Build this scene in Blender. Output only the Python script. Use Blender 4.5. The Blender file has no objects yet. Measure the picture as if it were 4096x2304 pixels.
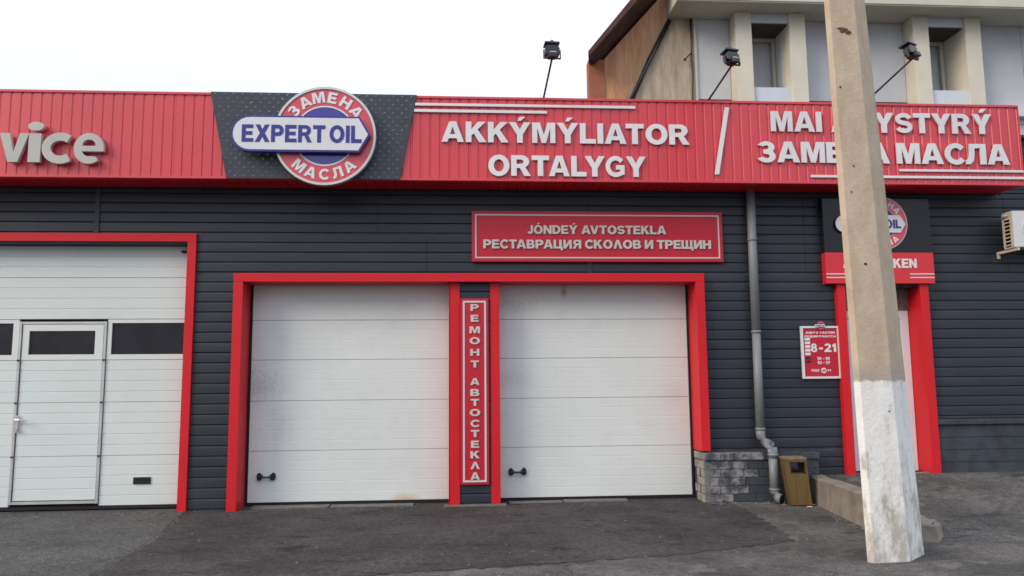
import bpy, bmesh, math, random
from mathutils import Vector, Matrix
from mathutils.geometry import tessellate_polygon
random.seed(7)
R = math.radians
sc = bpy.context.scene
COL = sc.collection

# ------------------------------------------------------------------ camera
cam_d = bpy.data.cameras.new('camera')
cam = bpy.data.objects.new('camera', cam_d)
COL.objects.link(cam)
sc.camera = cam
cam_d.sensor_width = 36.0
cam_d.lens = 3100 / 4096 * 36.0
cam_d.clip_start = 0.1
cam_d.clip_end = 2000
PITCH, YAW, ROLL = 0.118784, 0.068483, -0.0088936
fwd = Vector((math.sin(YAW) * math.cos(PITCH), math.cos(YAW) * math.cos(PITCH), math.sin(PITCH)))
rgt = Vector((math.cos(YAW), -math.sin(YAW), 0))
upv = rgt.cross(fwd)
c_, s_ = math.cos(ROLL), math.sin(ROLL)
rr = c_ * rgt + s_ * upv
uu = -s_ * rgt + c_ * upv
M = Matrix((rr, uu, -fwd)).transposed().to_4x4()
M.translation = Vector((0, -9.5, 1.48))
cam.matrix_world = M

# ------------------------------------------------------------------ world and sun
world = bpy.data.worlds.new('World')
sc.world = world
world.use_nodes = True
wn = world.node_tree
wn.nodes.clear()
w_out = wn.nodes.new('ShaderNodeOutputWorld')
w_bg = wn.nodes.new('ShaderNodeBackground')
w_sky = wn.nodes.new('ShaderNodeTexSky')
w_sky.sky_type = 'NISHITA'
w_sky.sun_disc = False
SUN_EL, SUN_AZ = R(29), R(239)          # azimuth clockwise from +Y: low, behind the camera and to its left
w_sky.sun_elevation = SUN_EL
w_sky.sun_rotation = SUN_AZ
w_sky.air_density = 1.5
w_sky.dust_density = 4.0
w_mix = wn.nodes.new('ShaderNodeMixRGB')          # thin overcast veil over the sky
w_mix.inputs[0].default_value = 0.86
w_geo = wn.nodes.new('ShaderNodeTexCoord')      # overcast sky: brighter overhead than at the horizon
w_sep = wn.nodes.new('ShaderNodeSeparateXYZ')
wn.links.new(w_geo.outputs['Generated'], w_sep.inputs[0])
w_mr = wn.nodes.new('ShaderNodeMapRange')
w_mr.inputs['From Min'].default_value = 0.0
w_mr.inputs['From Max'].default_value = 1.0
w_mr.inputs['To Min'].default_value = 0.42
w_mr.inputs['To Max'].default_value = 1.26
wn.links.new(w_sep.outputs['Z'], w_mr.inputs['Value'])
w_vm = wn.nodes.new('ShaderNodeVectorMath')
w_vm.operation = 'SCALE'
w_vm.inputs[0].default_value = (15.6, 16.9, 19.4)
wn.links.new(w_mr.outputs[0], w_vm.inputs['Scale'])
wn.links.new(w_vm.outputs[0], w_mix.inputs[2])
w_bg.inputs[1].default_value = 0.1
wn.links.new(w_sky.outputs[0], w_mix.inputs[1])
wn.links.new(w_mix.outputs[0], w_bg.inputs[0])
wn.links.new(w_bg.outputs[0], w_out.inputs[0])

sun_d = bpy.data.lights.new('sun', 'SUN')
sun_d.energy = 2.15
sun_d.angle = R(27)
sun_d.color = (1.0, 0.84, 0.66)
sun = bpy.data.objects.new('sun', sun_d)
COL.objects.link(sun)
sd = Vector((math.sin(SUN_AZ) * math.cos(SUN_EL), math.cos(SUN_AZ) * math.cos(SUN_EL), math.sin(SUN_EL)))
sun.rotation_euler = sd.to_track_quat('Z', 'Y').to_euler()

sc.view_settings.view_transform = 'Standard'
sc.view_settings.look = 'None'
sc.view_settings.exposure = 0.0
sc.view_settings.gamma = 1.0
sc.view_settings.use_curve_mapping = False
sc.render.engine = 'CYCLES'
sc.cycles.pixel_filter_type = 'BLACKMAN_HARRIS'
sc.cycles.filter_width = 1.6

# ------------------------------------------------------------------ materials
MATS = {}


def mat(name, col, rough=0.6, spec=0.5, metal=0.0, var=0.0, vscale=3.0, col2=None, bump=0.0, bscale=60.0,
        stretch=(1, 1, 1), coat=0.0, dirt=None, dirt_amt=0.0, dirt_scale=2.0):
    if name in MATS:
        return MATS[name]
    m = bpy.data.materials.new(name)
    m.use_nodes = True
    nt = m.node_tree
    b = nt.nodes['Principled BSDF']
    b.inputs['Roughness'].default_value = rough
    b.inputs['Metallic'].default_value = metal
    b.inputs['Specular IOR Level'].default_value = spec
    b.inputs['Coat Weight'].default_value = coat
    b.inputs['Coat Roughness'].default_value = 0.25
    b.inputs['Base Color'].default_value = (*col, 1)
    out = None
    geo = nt.nodes.new('ShaderNodeNewGeometry')
    mp = nt.nodes.new('ShaderNodeMapping')
    mp.inputs['Scale'].default_value = stretch
    nt.links.new(geo.outputs['Position'], mp.inputs['Vector'])
    if var > 0 or col2:
        n = nt.nodes.new('ShaderNodeTexNoise')
        n.inputs['Scale'].default_value = vscale
        n.inputs['Detail'].default_value = 8
        n.inputs['Roughness'].default_value = 0.62
        nt.links.new(mp.outputs[0], n.inputs['Vector'])
        rp = nt.nodes.new('ShaderNodeValToRGB')
        rp.color_ramp.elements[0].position = 0.36
        rp.color_ramp.elements[1].position = 0.64
        c2 = col2 or tuple(min(1, c * (1 + var)) for c in col)
        c1 = col if col2 else tuple(c * (1 - var) for c in col)
        rp.color_ramp.elements[0].color = (*c1, 1)
        rp.color_ramp.elements[1].color = (*c2, 1)
        nt.links.new(n.outputs['Fac'], rp.inputs[0])
        out = rp.outputs[0]
    if dirt:
        n = nt.nodes.new('ShaderNodeTexNoise')
        n.inputs['Scale'].default_value = dirt_scale
        n.inputs['Detail'].default_value = 10
        n.inputs['Roughness'].default_value = 0.7
        nt.links.new(mp.outputs[0], n.inputs['Vector'])
        rp = nt.nodes.new('ShaderNodeValToRGB')
        rp.color_ramp.elements[0].position = 0.52
        rp.color_ramp.elements[1].position = 0.75
        rp.color_ramp.elements[0].color = (0, 0, 0, 1)
        rp.color_ramp.elements[1].color = (dirt_amt, dirt_amt, dirt_amt, 1)
        nt.links.new(n.outputs['Fac'], rp.inputs[0])
        mx = nt.nodes.new('ShaderNodeMixRGB')
        if out:
            nt.links.new(out, mx.inputs[1])
        else:
            mx.inputs[1].default_value = (*col, 1)
        mx.inputs[2].default_value = (*dirt, 1)
        nt.links.new(rp.outputs[0], mx.inputs[0])
        out = mx.outputs[0]
    if out:
        nt.links.new(out, b.inputs['Base Color'])
    if bump > 0:
        n = nt.nodes.new('ShaderNodeTexNoise')
        n.inputs['Scale'].default_value = bscale
        n.inputs['Detail'].default_value = 6
        nt.links.new(mp.outputs[0], n.inputs['Vector'])
        bp = nt.nodes.new('ShaderNodeBump')
        bp.inputs['Strength'].default_value = bump
        bp.inputs['Distance'].default_value = 0.02
        nt.links.new(n.outputs['Fac'], bp.inputs['Height'])
        nt.links.new(bp.outputs[0], b.inputs['Normal'])
    MATS[name] = m
    return m


RED = mat('red_coated_steel', (0.56, 0.012, 0.020), 0.45, 0.30, var=0.06, vscale=0.7, bump=0.02, bscale=9)
FRED = mat('red_profiled_steel', (0.55, 0.026, 0.042), 0.34, 0.8, var=0.07, vscale=0.6)
SRED = mat('red_vinyl_sign', (0.46, 0.012, 0.030), 0.42, 0.4, var=0.04, vscale=2)
SIDE = mat('graphite_siding', (0.022, 0.027, 0.038), 0.45, 0.34, var=0.12, vscale=1.3, dirt=(0.09, 0.09, 0.09), dirt_amt=0.22, dirt_scale=1.5, stretch=(0.6, 1, 2.5))
WHITE = mat('white_letter_face', (0.66, 0.66, 0.68), 0.4, 0.4, var=0.04, vscale=3)
CREAM = mat('cream_letter_face', (0.52, 0.51, 0.48), 0.42, 0.4, var=0.05, vscale=4)
DULL = mat('dull_silver_letter', (0.43, 0.42, 0.39), 0.42, 0.4, var=0.06, vscale=4)
SILVER = mat('silver_rim', (0.55, 0.54, 0.52), 0.32, 0.5, metal=0.5)
BLUE = mat('deep_blue_print', (0.028, 0.026, 0.22), 0.35, 0.5)
BLUEG = mat('deep_blue_gloss', (0.025, 0.025, 0.26), 0.12, 0.8)
PLATEW = mat('white_sign_face', (0.62, 0.63, 0.66), 0.35, 0.45, var=0.03)
LOGOR = mat('logo_red_gloss', (0.58, 0.035, 0.055), 0.28, 0.9)
CHECK = mat('dark_checker_plate', (0.030, 0.038, 0.052), 0.45, 0.5, metal=0.1, var=0.15, vscale=5)
STUD = mat('checker_plate_stud', (0.42, 0.43, 0.43), 0.25, 0.8, metal=0.5, var=0.3, vscale=9)
DOORW = mat('white_door_skin', (0.63, 0.665, 0.655), 0.5, 0.35, var=0.03, vscale=1.1, dirt=(0.36, 0.34, 0.31), dirt_amt=0.16, dirt_scale=3.5, bump=0.05, bscale=140)
DOORW2 = mat('clean_white_door_skin', (0.60, 0.655, 0.64), 0.48, 0.35, var=0.02, vscale=1.0, dirt=(0.45, 0.45, 0.42), dirt_amt=0.18, dirt_scale=1.3, bump=0.05, bscale=140)
def add_stain(m, centre, size, colour, strength, nscale=9.0, grain=0.5):
    nt = m.node_tree
    b = nt.nodes['Principled BSDF']
    src = b.inputs['Base Color'].links[0].from_socket
    geo = nt.nodes.new('ShaderNodeNewGeometry')
    mp = nt.nodes.new('ShaderNodeMapping')
    mp.vector_type = 'TEXTURE'
    mp.inputs['Location'].default_value = centre
    mp.inputs['Scale'].default_value = size
    nt.links.new(geo.outputs['Position'], mp.inputs['Vector'])
    ln = nt.nodes.new('ShaderNodeVectorMath'); ln.operation = 'LENGTH'
    nt.links.new(mp.outputs[0], ln.inputs[0])
    n = nt.nodes.new('ShaderNodeTexNoise'); n.inputs['Scale'].default_value = nscale; n.inputs['Detail'].default_value = 8; n.inputs['Roughness'].default_value = .7
    nt.links.new(geo.outputs['Position'], n.inputs['Vector'])
    ad = nt.nodes.new('ShaderNodeMath'); ad.operation = 'MULTIPLY_ADD'; ad.inputs[1].default_value = 2.6 * grain
    nt.links.new(n.outputs['Fac'], ad.inputs[0]); nt.links.new(ln.outputs['Value'], ad.inputs[2])
    mr = nt.nodes.new('ShaderNodeMapRange')
    mr.inputs['From Min'].default_value = 1.3 * grain; mr.inputs['From Max'].default_value = 1.0 + 1.3 * grain
    mr.inputs['To Min'].default_value = strength; mr.inputs['To Max'].default_value = 0
    nt.links.new(ad.outputs[0], mr.inputs['Value'])
    mx = nt.nodes.new('ShaderNodeMixRGB')
    nt.links.new(mr.outputs[0], mx.inputs[0]); nt.links.new(src, mx.inputs[1]); mx.inputs[2].default_value = (*colour, 1)
    nt.links.new(mx.outputs[0], b.inputs['Base Color'])


add_stain(DOORW, (-.66, .25, .06), (.20, .3, .085), (.55, .33, .08), .75, 12)
add_stain(DOORW, (-2.46, .25, 1.45), (.30, .3, .26), (.27, .25, .23), .42, 26, 1.2)
add_stain(DOORW, (-2.2, .25, .95), (.25, .3, .30), (.38, .37, .35), .2, 22, 1.2)
add_stain(DOORW, (.62, .25, 2.46), (.45, .3, .14), (.30, .27, .25), .32, 24, 1.3)
add_stain(DOORW, (1.33, .25, 2.60), (.05, .3, .10), (.20, .15, .11), .8, 20, .5)
add_stain(DOORW, (.60, .25, 1.50), (.35, .3, .16), (.36, .33, .31), .28, 24, 1.3)
add_stain(DOORW, (2.70, .25, 1.30), (.25, .3, .25), (.45, .38, .36), .22, 20, 1.1)
DOORF = mat('cream_door_frame', (0.62, 0.66, 0.63), 0.45, 0.4)
ALU = mat('brushed_aluminium', (0.50, 0.50, 0.49), 0.4, 0.5, metal=0.4, var=0.1, vscale=6)
SEAL = mat('black_rubber_seal', (0.012, 0.012, 0.016), 0.7, 0.3)
BLACK = mat('black_plastic', (0.010, 0.010, 0.013), 0.38, 0.5)
GLASS = mat('dark_window_glass', (0.012, 0.012, 0.018), 0.3, 0.35, var=0.3, vscale=4)
GALV = mat('galvanised_pipe', (0.19, 0.205, 0.22), 0.5, 0.4, metal=0.1, var=0.05, vscale=4, dirt=(0.28, 0.26, 0.24), dirt_amt=0.25, dirt_scale=3)
BRICKD = mat('painted_block_dark', (0.040, 0.047, 0.058), 0.6, 0.4, var=0.25, vscale=6, bump=0.3, bscale=40)
def peel(name, base, chip, lo, hi, sc_=7.0):
    m = mat(name, base, 0.75, 0.3, bump=0.4, bscale=45)
    nt = m.node_tree
    b = nt.nodes['Principled BSDF']
    geo = nt.nodes.new('ShaderNodeNewGeometry')
    n = nt.nodes.new('ShaderNodeTexNoise')
    n.inputs['Scale'].default_value = sc_
    n.inputs['Detail'].default_value = 9
    n.inputs['Roughness'].default_value = 0.7
    nt.links.new(geo.outputs['Position'], n.inputs['Vector'])
    rp = nt.nodes.new('ShaderNodeValToRGB')
    rp.color_ramp.elements[0].position = lo
    rp.color_ramp.elements[1].position = hi
    rp.color_ramp.elements[0].color = (*base, 1)
    rp.color_ramp.elements[1].color = (*chip, 1)
    nt.links.new(n.outputs['Fac'], rp.inputs[0])
    nt.links.new(rp.outputs[0], b.inputs['Base Color'])
    return m
BRICKP = peel('peeling_painted_block', (0.060, 0.066, 0.080), (0.24, 0.235, 0.24), 0.44, 0.58)
BRICKT = peel('bare_pale_block', (0.20, 0.185, 0.165), (0.34, 0.31, 0.27), 0.40, 0.62)
MORT = mat('mortar', (0.16, 0.165, 0.17), 0.9, 0.2, var=0.25, vscale=12)
CONC = mat('old_concrete', (0.22, 0.195, 0.165), 0.85, 0.25, var=0.22, vscale=4, dirt=(0.07, 0.065, 0.06), dirt_amt=0.6, dirt_scale=2.5, bump=0.35, bscale=30)
CONCL = mat('pale_concrete_strip', (0.14, 0.135, 0.125), 0.85, 0.25, var=0.2, vscale=8, bump=0.3, bscale=40)
STUCB = mat('brown_rough_plaster', (0.16, 0.13, 0.10), 0.9, 0.2, var=0.35, vscale=14, bump=0.6, bscale=40)
DOORB = mat('white_plastic_door', (0.70, 0.69, 0.73), 0.35, 0.4, var=0.02)
OCHRE = mat('ochre_painted_bin', (0.125, 0.080, 0.029), 0.6, 0.3, var=0.14, vscale=9, stretch=(3, 3, 0.5), bump=0.1, bscale=30)
ACW = mat('white_ac_casing', (0.62, 0.63, 0.64), 0.4, 0.4)
ACY = mat('warm_lit_ac_plastic', (0.52, 0.47, 0.36), 0.5, 0.35, var=0.08, vscale=12)  # warm glow from the left is put into this yellow
RAW = mat('roofing_felt', (0.05, 0.05, 0.05), 0.9, 0.2)
WINGR = mat('bluish_window_pane', (0.20, 0.25, 0.28), 0.1, 0.6)  # pale blue reflection is put into the pane colour
BEIGE = mat('beige_painted_concrete', (0.52, 0.50, 0.43), 0.75, 0.25, var=0.06, vscale=1.2, dirt=(0.34, 0.31, 0.25), dirt_amt=0.25, dirt_scale=1.0)
PILM = mat('ochre_cream_pilaster', (0.62, 0.585, 0.49), 0.75, 0.25, var=0.05, vscale=1.5)
PANELG = mat('pale_grey_panel', (0.52, 0.535, 0.56), 0.7, 0.25, var=0.07, vscale=0.9)
PANELW = mat('pale_sill_panel', (0.58, 0.62, 0.68), 0.65, 0.25, var=0.03)
ROOFB = mat('brown_roof_boards', (0.085, 0.045, 0.038), 0.8, 0.2, var=0.25, vscale=3)
BROWNW = mat('red_brown_wall', (0.33, 0.13, 0.075), 0.9, 0.15, var=0.12, vscale=3, bump=0.3, bscale=30)
PAPER = mat('white_paper', (0.7, 0.7, 0.7), 0.7, 0.2)
LEAF = mat('yellow_leaf', (0.45, 0.27, 0.04), 0.7, 0.2)
LEAFO = mat('orange_leaf', (0.45, 0.13, 0.03), 0.7, 0.2)


def stucco():
    m = bpy.data.materials.new('weathered_stucco')
    m.use_nodes = True
    nt = m.node_tree
    b = nt.nodes['Principled BSDF']
    b.inputs['Roughness'].default_value = 0.92
    b.inputs['Specular IOR Level'].default_value = 0.15
    geo = nt.nodes.new('ShaderNodeNewGeometry')
    sep = nt.nodes.new('ShaderNodeSeparateXYZ')
    nt.links.new(geo.outputs['Position'], sep.inputs[0])
    # orange at the left blends into tan at the right; boundary is diagonal
    mz = nt.nodes.new('ShaderNodeMath'); mz.operation = 'MULTIPLY_ADD'
    nt.links.new(sep.outputs['Z'], mz.inputs[0]); mz.inputs[1].default_value = -0.50
    nt.links.new(sep.outputs['X'], mz.inputs[2])
    n = nt.nodes.new('ShaderNodeTexNoise'); n.inputs['Scale'].default_value = 1.6; n.inputs['Detail'].default_value = 8
    nt.links.new(geo.outputs['Position'], n.inputs['Vector'])
    ad = nt.nodes.new('ShaderNodeMath'); ad.operation = 'MULTIPLY_ADD'
    nt.links.new(n.outputs['Fac'], ad.inputs[0]); ad.inputs[1].default_value = 0.25
    nt.links.new(mz.outputs[0], ad.inputs[2])
    rp = nt.nodes.new('ShaderNodeMapRange')
    rp.inputs['From Min'].default_value = -0.30 + 0.12
    rp.inputs['From Max'].default_value = 0.10 + 0.12
    nt.links.new(ad.outputs[0], rp.inputs['Value'])
    mx = nt.nodes.new('ShaderNodeMixRGB')
    mx.inputs[1].default_value = (0.66, 0.36, 0.21, 1)
    mx.inputs[2].default_value = (0.60, 0.51, 0.40, 1)
    nt.links.new(rp.outputs[0], mx.inputs[0])
    # streaks
    mp = nt.nodes.new('ShaderNodeMapping'); mp.inputs['Scale'].default_value = (5, 5, 0.7)
    nt.links.new(geo.outputs['Position'], mp.inputs['Vector'])
    n2 = nt.nodes.new('ShaderNodeTexNoise'); n2.inputs['Scale'].default_value = 1.5; n2.inputs['Detail'].default_value = 9
    n2.inputs['Roughness'].default_value = 0.7
    nt.links.new(mp.outputs[0], n2.inputs['Vector'])
    r2 = nt.nodes.new('ShaderNodeValToRGB')
    r2.color_ramp.elements[0].position = 0.35; r2.color_ramp.elements[1].position = 0.7
    r2.color_ramp.elements[0].color = (0.60, 0.57, 0.54, 1); r2.color_ramp.elements[1].color = (1.08, 1.06, 1.04, 1)
    nt.links.new(n2.outputs['Fac'], r2.inputs[0])
    mu = nt.nodes.new('ShaderNodeMixRGB'); mu.blend_type = 'MULTIPLY'; mu.inputs[0].default_value = 1
    nt.links.new(mx.outputs[0], mu.inputs[1]); nt.links.new(r2.outputs[0], mu.inputs[2])
    nt.links.new(mu.outputs[0], b.inputs['Base Color'])
    n3 = nt.nodes.new('ShaderNodeTexNoise'); n3.inputs['Scale'].default_value = 35; n3.inputs['Detail'].default_value = 5
    nt.links.new(geo.outputs['Position'], n3.inputs['Vector'])
    bp = nt.nodes.new('ShaderNodeBump'); bp.inputs['Strength'].default_value = 0.6; bp.inputs['Distance'].default_value = 0.03
    nt.links.new(n3.outputs['Fac'], bp.inputs['Height']); nt.links.new(bp.outputs[0], b.inputs['Normal'])
    return m


STUCCO = stucco()


def asphalt(name, c_lo, c_hi, stain, stain_amt, seed, speck=0.5, bump=0.5, patch=None):
    m = bpy.data.materials.new(name)
    m.use_nodes = True
    nt = m.node_tree
    b = nt.nodes['Principled BSDF']
    b.inputs['Roughness'].default_value = 0.9
    b.inputs['Specular IOR Level'].default_value = 0.25
    geo = nt.nodes.new('ShaderNodeNewGeometry')
    mp = nt.nodes.new('ShaderNodeMapping'); mp.inputs['Location'].default_value = (seed, seed * 2, 0)
    nt.links.new(geo.outputs['Position'], mp.inputs['Vector'])

    def noise(s, d, r=0.6, v=None):
        n = nt.nodes.new('ShaderNodeTexNoise')
        n.inputs['Scale'].default_value = s; n.inputs['Detail'].default_value = d; n.inputs['Roughness'].default_value = r
        nt.links.new(v or mp.outputs[0], n.inputs['Vector'])
        return n.outputs['Fac']

    def ramp(src, a, ca, bb, cb):
        rp = nt.nodes.new('ShaderNodeValToRGB')
        rp.color_ramp.elements[0].position = a; rp.color_ramp.elements[1].position = bb
        rp.color_ramp.elements[0].color = (*ca, 1); rp.color_ramp.elements[1].color = (*cb, 1)
        nt.links.new(src, rp.inputs[0]); return rp.outputs[0]

    base = ramp(noise(1.1, 12, 0.68), 0.40, c_lo, 0.62, c_hi)
    sp = ramp(noise(85, 3, 0.7), 0.38, (1 - speck,) * 3, 0.64, (1 + speck,) * 3)
    mu = nt.nodes.new('ShaderNodeMixRGB'); mu.blend_type = 'MULTIPLY'; mu.inputs[0].default_value = 1
    nt.links.new(base, mu.inputs[1]); nt.links.new(sp, mu.inputs[2])
    mid = ramp(noise(17, 6, 0.75), 0.38, (0.70,) * 3, 0.62, (1.28,) * 3)
    mu2 = nt.nodes.new('ShaderNodeMixRGB'); mu2.blend_type = 'MULTIPLY'; mu2.inputs[0].default_value = 1
    nt.links.new(mu.outputs[0], mu2.inputs[1]); nt.links.new(mid, mu2.inputs[2])
    mu = mu2
    # hairline cracks
    vd = nt.nodes.new('ShaderNodeVectorMath'); vd.operation = 'ADD'
    nz = nt.nodes.new('ShaderNodeTexNoise'); nz.inputs['Scale'].default_value = 2.2; nz.inputs['Detail'].default_value = 6
    nt.links.new(mp.outputs[0], nz.inputs['Vector'])
    vs2 = nt.nodes.new('ShaderNodeVectorMath'); vs2.operation = 'SCALE'; vs2.inputs['Scale'].default_value = 0.9
    nt.links.new(nz.outputs['Color'], vs2.inputs[0]); nt.links.new(vs2.outputs[0], vd.inputs[0]); nt.links.new(mp.outputs[0], vd.inputs[1])
    vo = nt.nodes.new('ShaderNodeTexVoronoi'); vo.feature = 'DISTANCE_TO_EDGE'; vo.inputs['Scale'].default_value = 0.75
    nt.links.new(vd.outputs[0], vo.inputs['Vector'])
    ck = nt.nodes.new('ShaderNodeMapRange'); ck.inputs['From Min'].default_value = 0.004; ck.inputs['From Max'].default_value = 0.016
    ck.inputs['To Min'].default_value = 0.55; ck.inputs['To Max'].default_value = 0.0
    nt.links.new(vo.outputs['Distance'], ck.inputs['Value'])
    cm = nt.nodes.new('ShaderNodeMath'); cm.operation = 'MULTIPLY'
    nt.links.new(ck.outputs[0], cm.inputs[0]); nt.links.new(ramp(noise(0.6, 3), 0.45, (0, 0, 0), 0.60, (1, 1, 1)), cm.inputs[1])
    mc = nt.nodes.new('ShaderNodeMixRGB'); nt.links.new(cm.outputs[0], mc.inputs[0]); nt.links.new(mu.outputs[0], mc.inputs[1]); mc.inputs[2].default_value = (.02, .018, .018, 1)
    mu = mc
    mp2 = nt.nodes.new('ShaderNodeMapping'); mp2.inputs['Scale'].default_value = (0.8, 1.5, 1); mp2.inputs['Location'].default_value = (seed + 3, 7, 0)
    nt.links.new(geo.outputs['Position'], mp2.inputs['Vector'])
    st = ramp(noise(2.6, 8, 0.70, mp2.outputs[0]), 0.56, (0, 0, 0), 0.64, (stain_amt,) * 3)
    mx = nt.nodes.new('ShaderNodeMixRGB')
    nt.links.new(st, mx.inputs[0]); nt.links.new(mu.outputs[0], mx.inputs[1]); mx.inputs[2].default_value = (*stain, 1)
    last = mx.outputs[0]
    if patch:
        pt = ramp(noise(2.4, 9, 0.75), 0.56, (0, 0, 0), 0.63, (0.6,) * 3)
        m2 = nt.nodes.new('ShaderNodeMixRGB')
        nt.links.new(pt, m2.inputs[0]); nt.links.new(last, m2.inputs[1]); m2.inputs[2].default_value = (*patch, 1)
        last = m2.outputs[0]
    nt.links.new(last, b.inputs['Base Color'])
    bp = nt.nodes.new('ShaderNodeBump'); bp.inputs['Strength'].default_value = bump; bp.inputs['Distance'].default_value = 0.02
    nt.links.new(noise(60, 8, 0.7), bp.inputs['Height']); nt.links.new(bp.outputs[0], b.inputs['Normal'])
    return m


ASPH = asphalt('worn_grey_asphalt', (0.074, 0.070, 0.067), (0.135, 0.127, 0.119), (0.036, 0.033, 0.033), 0.8, 3.0, speck=.6, bump=.8, patch=(0.19, 0.18, 0.165))
ASPL = asphalt('pale_worn_asphalt', (0.074, 0.072, 0.069), (0.112, 0.109, 0.104), (0.045, 0.043, 0.042), 0.7, 11.0, speck=.5, bump=.7)
ASPD = asphalt('newer_dark_asphalt', (0.042, 0.038, 0.038), (0.074, 0.067, 0.065), (0.018, 0.016, 0.016), 0.9, 21.0, speck=0.45, bump=.7)


def pole_material():
    m = bpy.data.materials.new('pole_concrete_with_whitewash')
    m.use_nodes = True
    nt = m.node_tree
    b = nt.nodes['Principled BSDF']
    b.inputs['Roughness'].default_value = 0.85
    b.inputs['Specular IOR Level'].default_value = 0.2
    geo = nt.nodes.new('ShaderNodeNewGeometry')
    sep = nt.nodes.new('ShaderNodeSeparateXYZ')
    nt.links.new(geo.outputs['Position'], sep.inputs[0])

    def noise(s, d, r=0.6, sc3=(1, 1, 1)):
        mp = nt.nodes.new('ShaderNodeMapping'); mp.inputs['Scale'].default_value = sc3
        nt.links.new(geo.outputs['Position'], mp.inputs['Vector'])
        n = nt.nodes.new('ShaderNodeTexNoise')
        n.inputs['Scale'].default_value = s; n.inputs['Detail'].default_value = d; n.inputs['Roughness'].default_value = r
        nt.links.new(mp.outputs[0], n.inputs['Vector'])
        return n.outputs['Fac']

    def ramp(src, a, ca, bb, cb):
        rp = nt.nodes.new('ShaderNodeValToRGB')
        rp.color_ramp.elements[0].position = a; rp.color_ramp.elements[1].position = bb
        rp.color_ramp.elements[0].color = (*ca, 1); rp.color_ramp.elements[1].color = (*cb, 1)
        nt.links.new(src, rp.inputs[0]); return rp.outputs[0]

    def mix(f, a, c2):
        mx = nt.nodes.new('ShaderNodeMixRGB')
        nt.links.new(f, mx.inputs[0]); nt.links.new(a, mx.inputs[1])
        if isinstance(c2, tuple): mx.inputs[2].default_value = (*c2, 1)
        else: nt.links.new(c2, mx.inputs[2])
        return mx.outputs[0]

    conc = ramp(noise(5, 9, 0.65, (1, 1, 0.6)), 0.33, (0.43, 0.335, 0.24), 0.68, (0.55, 0.45, 0.335))
    conc = mix(ramp(noise(28, 6, 0.7), 0.60, (0, 0, 0), 0.78, (0.5,) * 3), conc, (0.22, 0.19, 0.15))
    white = ramp(noise(7, 9, 0.7, (1, 1, 0.5)), 0.35, (0.70, 0.69, 0.65), 0.65, (0.82, 0.81, 0.78))
    # whitewash wears off towards the ground
    mr = nt.nodes.new('ShaderNodeMapRange')
    mr.inputs['From Min'].default_value = 0.0; mr.inputs['From Max'].default_value = 0.95
    mr.inputs['To Min'].default_value = 0.155; mr.inputs['To Max'].default_value = 0.02
    nt.links.new(sep.outputs['Z'], mr.inputs['Value'])
    ad = nt.nodes.new('ShaderNodeMath'); ad.operation = 'ADD'
    nt.links.new(noise(6, 10, 0.72, (1.4, 1.4, 0.6)), ad.inputs[0]); nt.links.new(mr.outputs[0], ad.inputs[1])
    wear = ramp(ad.outputs[0], 0.57, (0, 0, 0), 0.72, (0.72,) * 3)
    white = mix(wear, white, (0.31, 0.27, 0.22))
    # pink-grey bleed above the paint line, then the paint line itself
    ed = nt.nodes.new('ShaderNodeMath'); ed.operation = 'MULTIPLY_ADD'
    nt.links.new(noise(9, 6), ed.inputs[0]); ed.inputs[1].default_value = 0.09; nt.links.new(sep.outputs['Z'], ed.inputs[2])
    def step(z, w):
        q = nt.nodes.new('ShaderNodeMapRange')
        q.inputs['From Min'].default_value = z; q.inputs['From Max'].default_value = z + w
        q.inputs['To Min'].default_value = 1; q.inputs['To Max'].default_value = 0
        nt.links.new(ed.outputs[0], q.inputs['Value']); return q.outputs[0]
    halo = nt.nodes.new('ShaderNodeMath'); halo.operation = 'MULTIPLY'; halo.inputs[1].default_value = 0.6
    nt.links.new(step(1.57, 0.10), halo.inputs[0])
    conc = mix(halo.outputs[0], conc, (0.36, 0.31, 0.29))
    fin = mix(step(1.485, 0.02), conc, white)
    nt.links.new(fin, b.inputs['Base Color'])
    bp = nt.nodes.new('ShaderNodeBump'); bp.inputs['Strength'].default_value = 0.45; bp.inputs['Distance'].default_value = 0.02
    nt.links.new(noise(22, 9, 0.7), bp.inputs['Height']); nt.links.new(bp.outputs[0], b.inputs['Normal'])
    return m


POLEM = pole_material()


# ------------------------------------------------------------------ helpers
def box(bm, x0, x1, y0, y1, z0, z1):
    r = bmesh.ops.create_cube(bm, size=1.0)
    for v in r['verts']:
        v.co = Vector((x0 + (v.co.x + .5) * (x1 - x0), y0 + (v.co.y + .5) * (y1 - y0), z0 + (v.co.z + .5) * (z1 - z0)))
    return r['verts']


def tube(bm, pts, rad, seg=12, cap=True):
    pts = [Vector(p) for p in pts]
    rads = rad if isinstance(rad, (list, tuple)) else [rad] * len(pts)
    rings = []
    up = Vector((0, 0, 1))
    for i, p in enumerate(pts):
        d = (pts[min(i + 1, len(pts) - 1)] - pts[max(i - 1, 0)]).normalized()
        a = up if abs(d.z) < .9 else Vector((0, 1, 0))
        u = d.cross(a).normalized(); w = d.cross(u)
        rings.append([bm.verts.new(p + (u * math.cos(2 * math.pi * k / seg) + w * math.sin(2 * math.pi * k / seg)) * rads[i]) for k in range(seg)])
    for a, b in zip(rings, rings[1:]):
        for k in range(seg):
            bm.faces.new((a[k], a[(k + 1) % seg], b[(k + 1) % seg], b[k]))
    if cap:
        bm.faces.new(rings[0][::-1]); bm.faces.new(rings[-1])


def prism_x(bm, prof, x0, x1):
    a = [bm.verts.new((x0, y, z)) for y, z in prof]
    b = [bm.verts.new((x1, y, z)) for y, z in prof]
    n = len(prof)
    for i in range(n):
        bm.faces.new((a[i], a[(i + 1) % n], b[(i + 1) % n], b[i]))
    bm.faces.new(a[::-1]); bm.faces.new(b)


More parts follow.
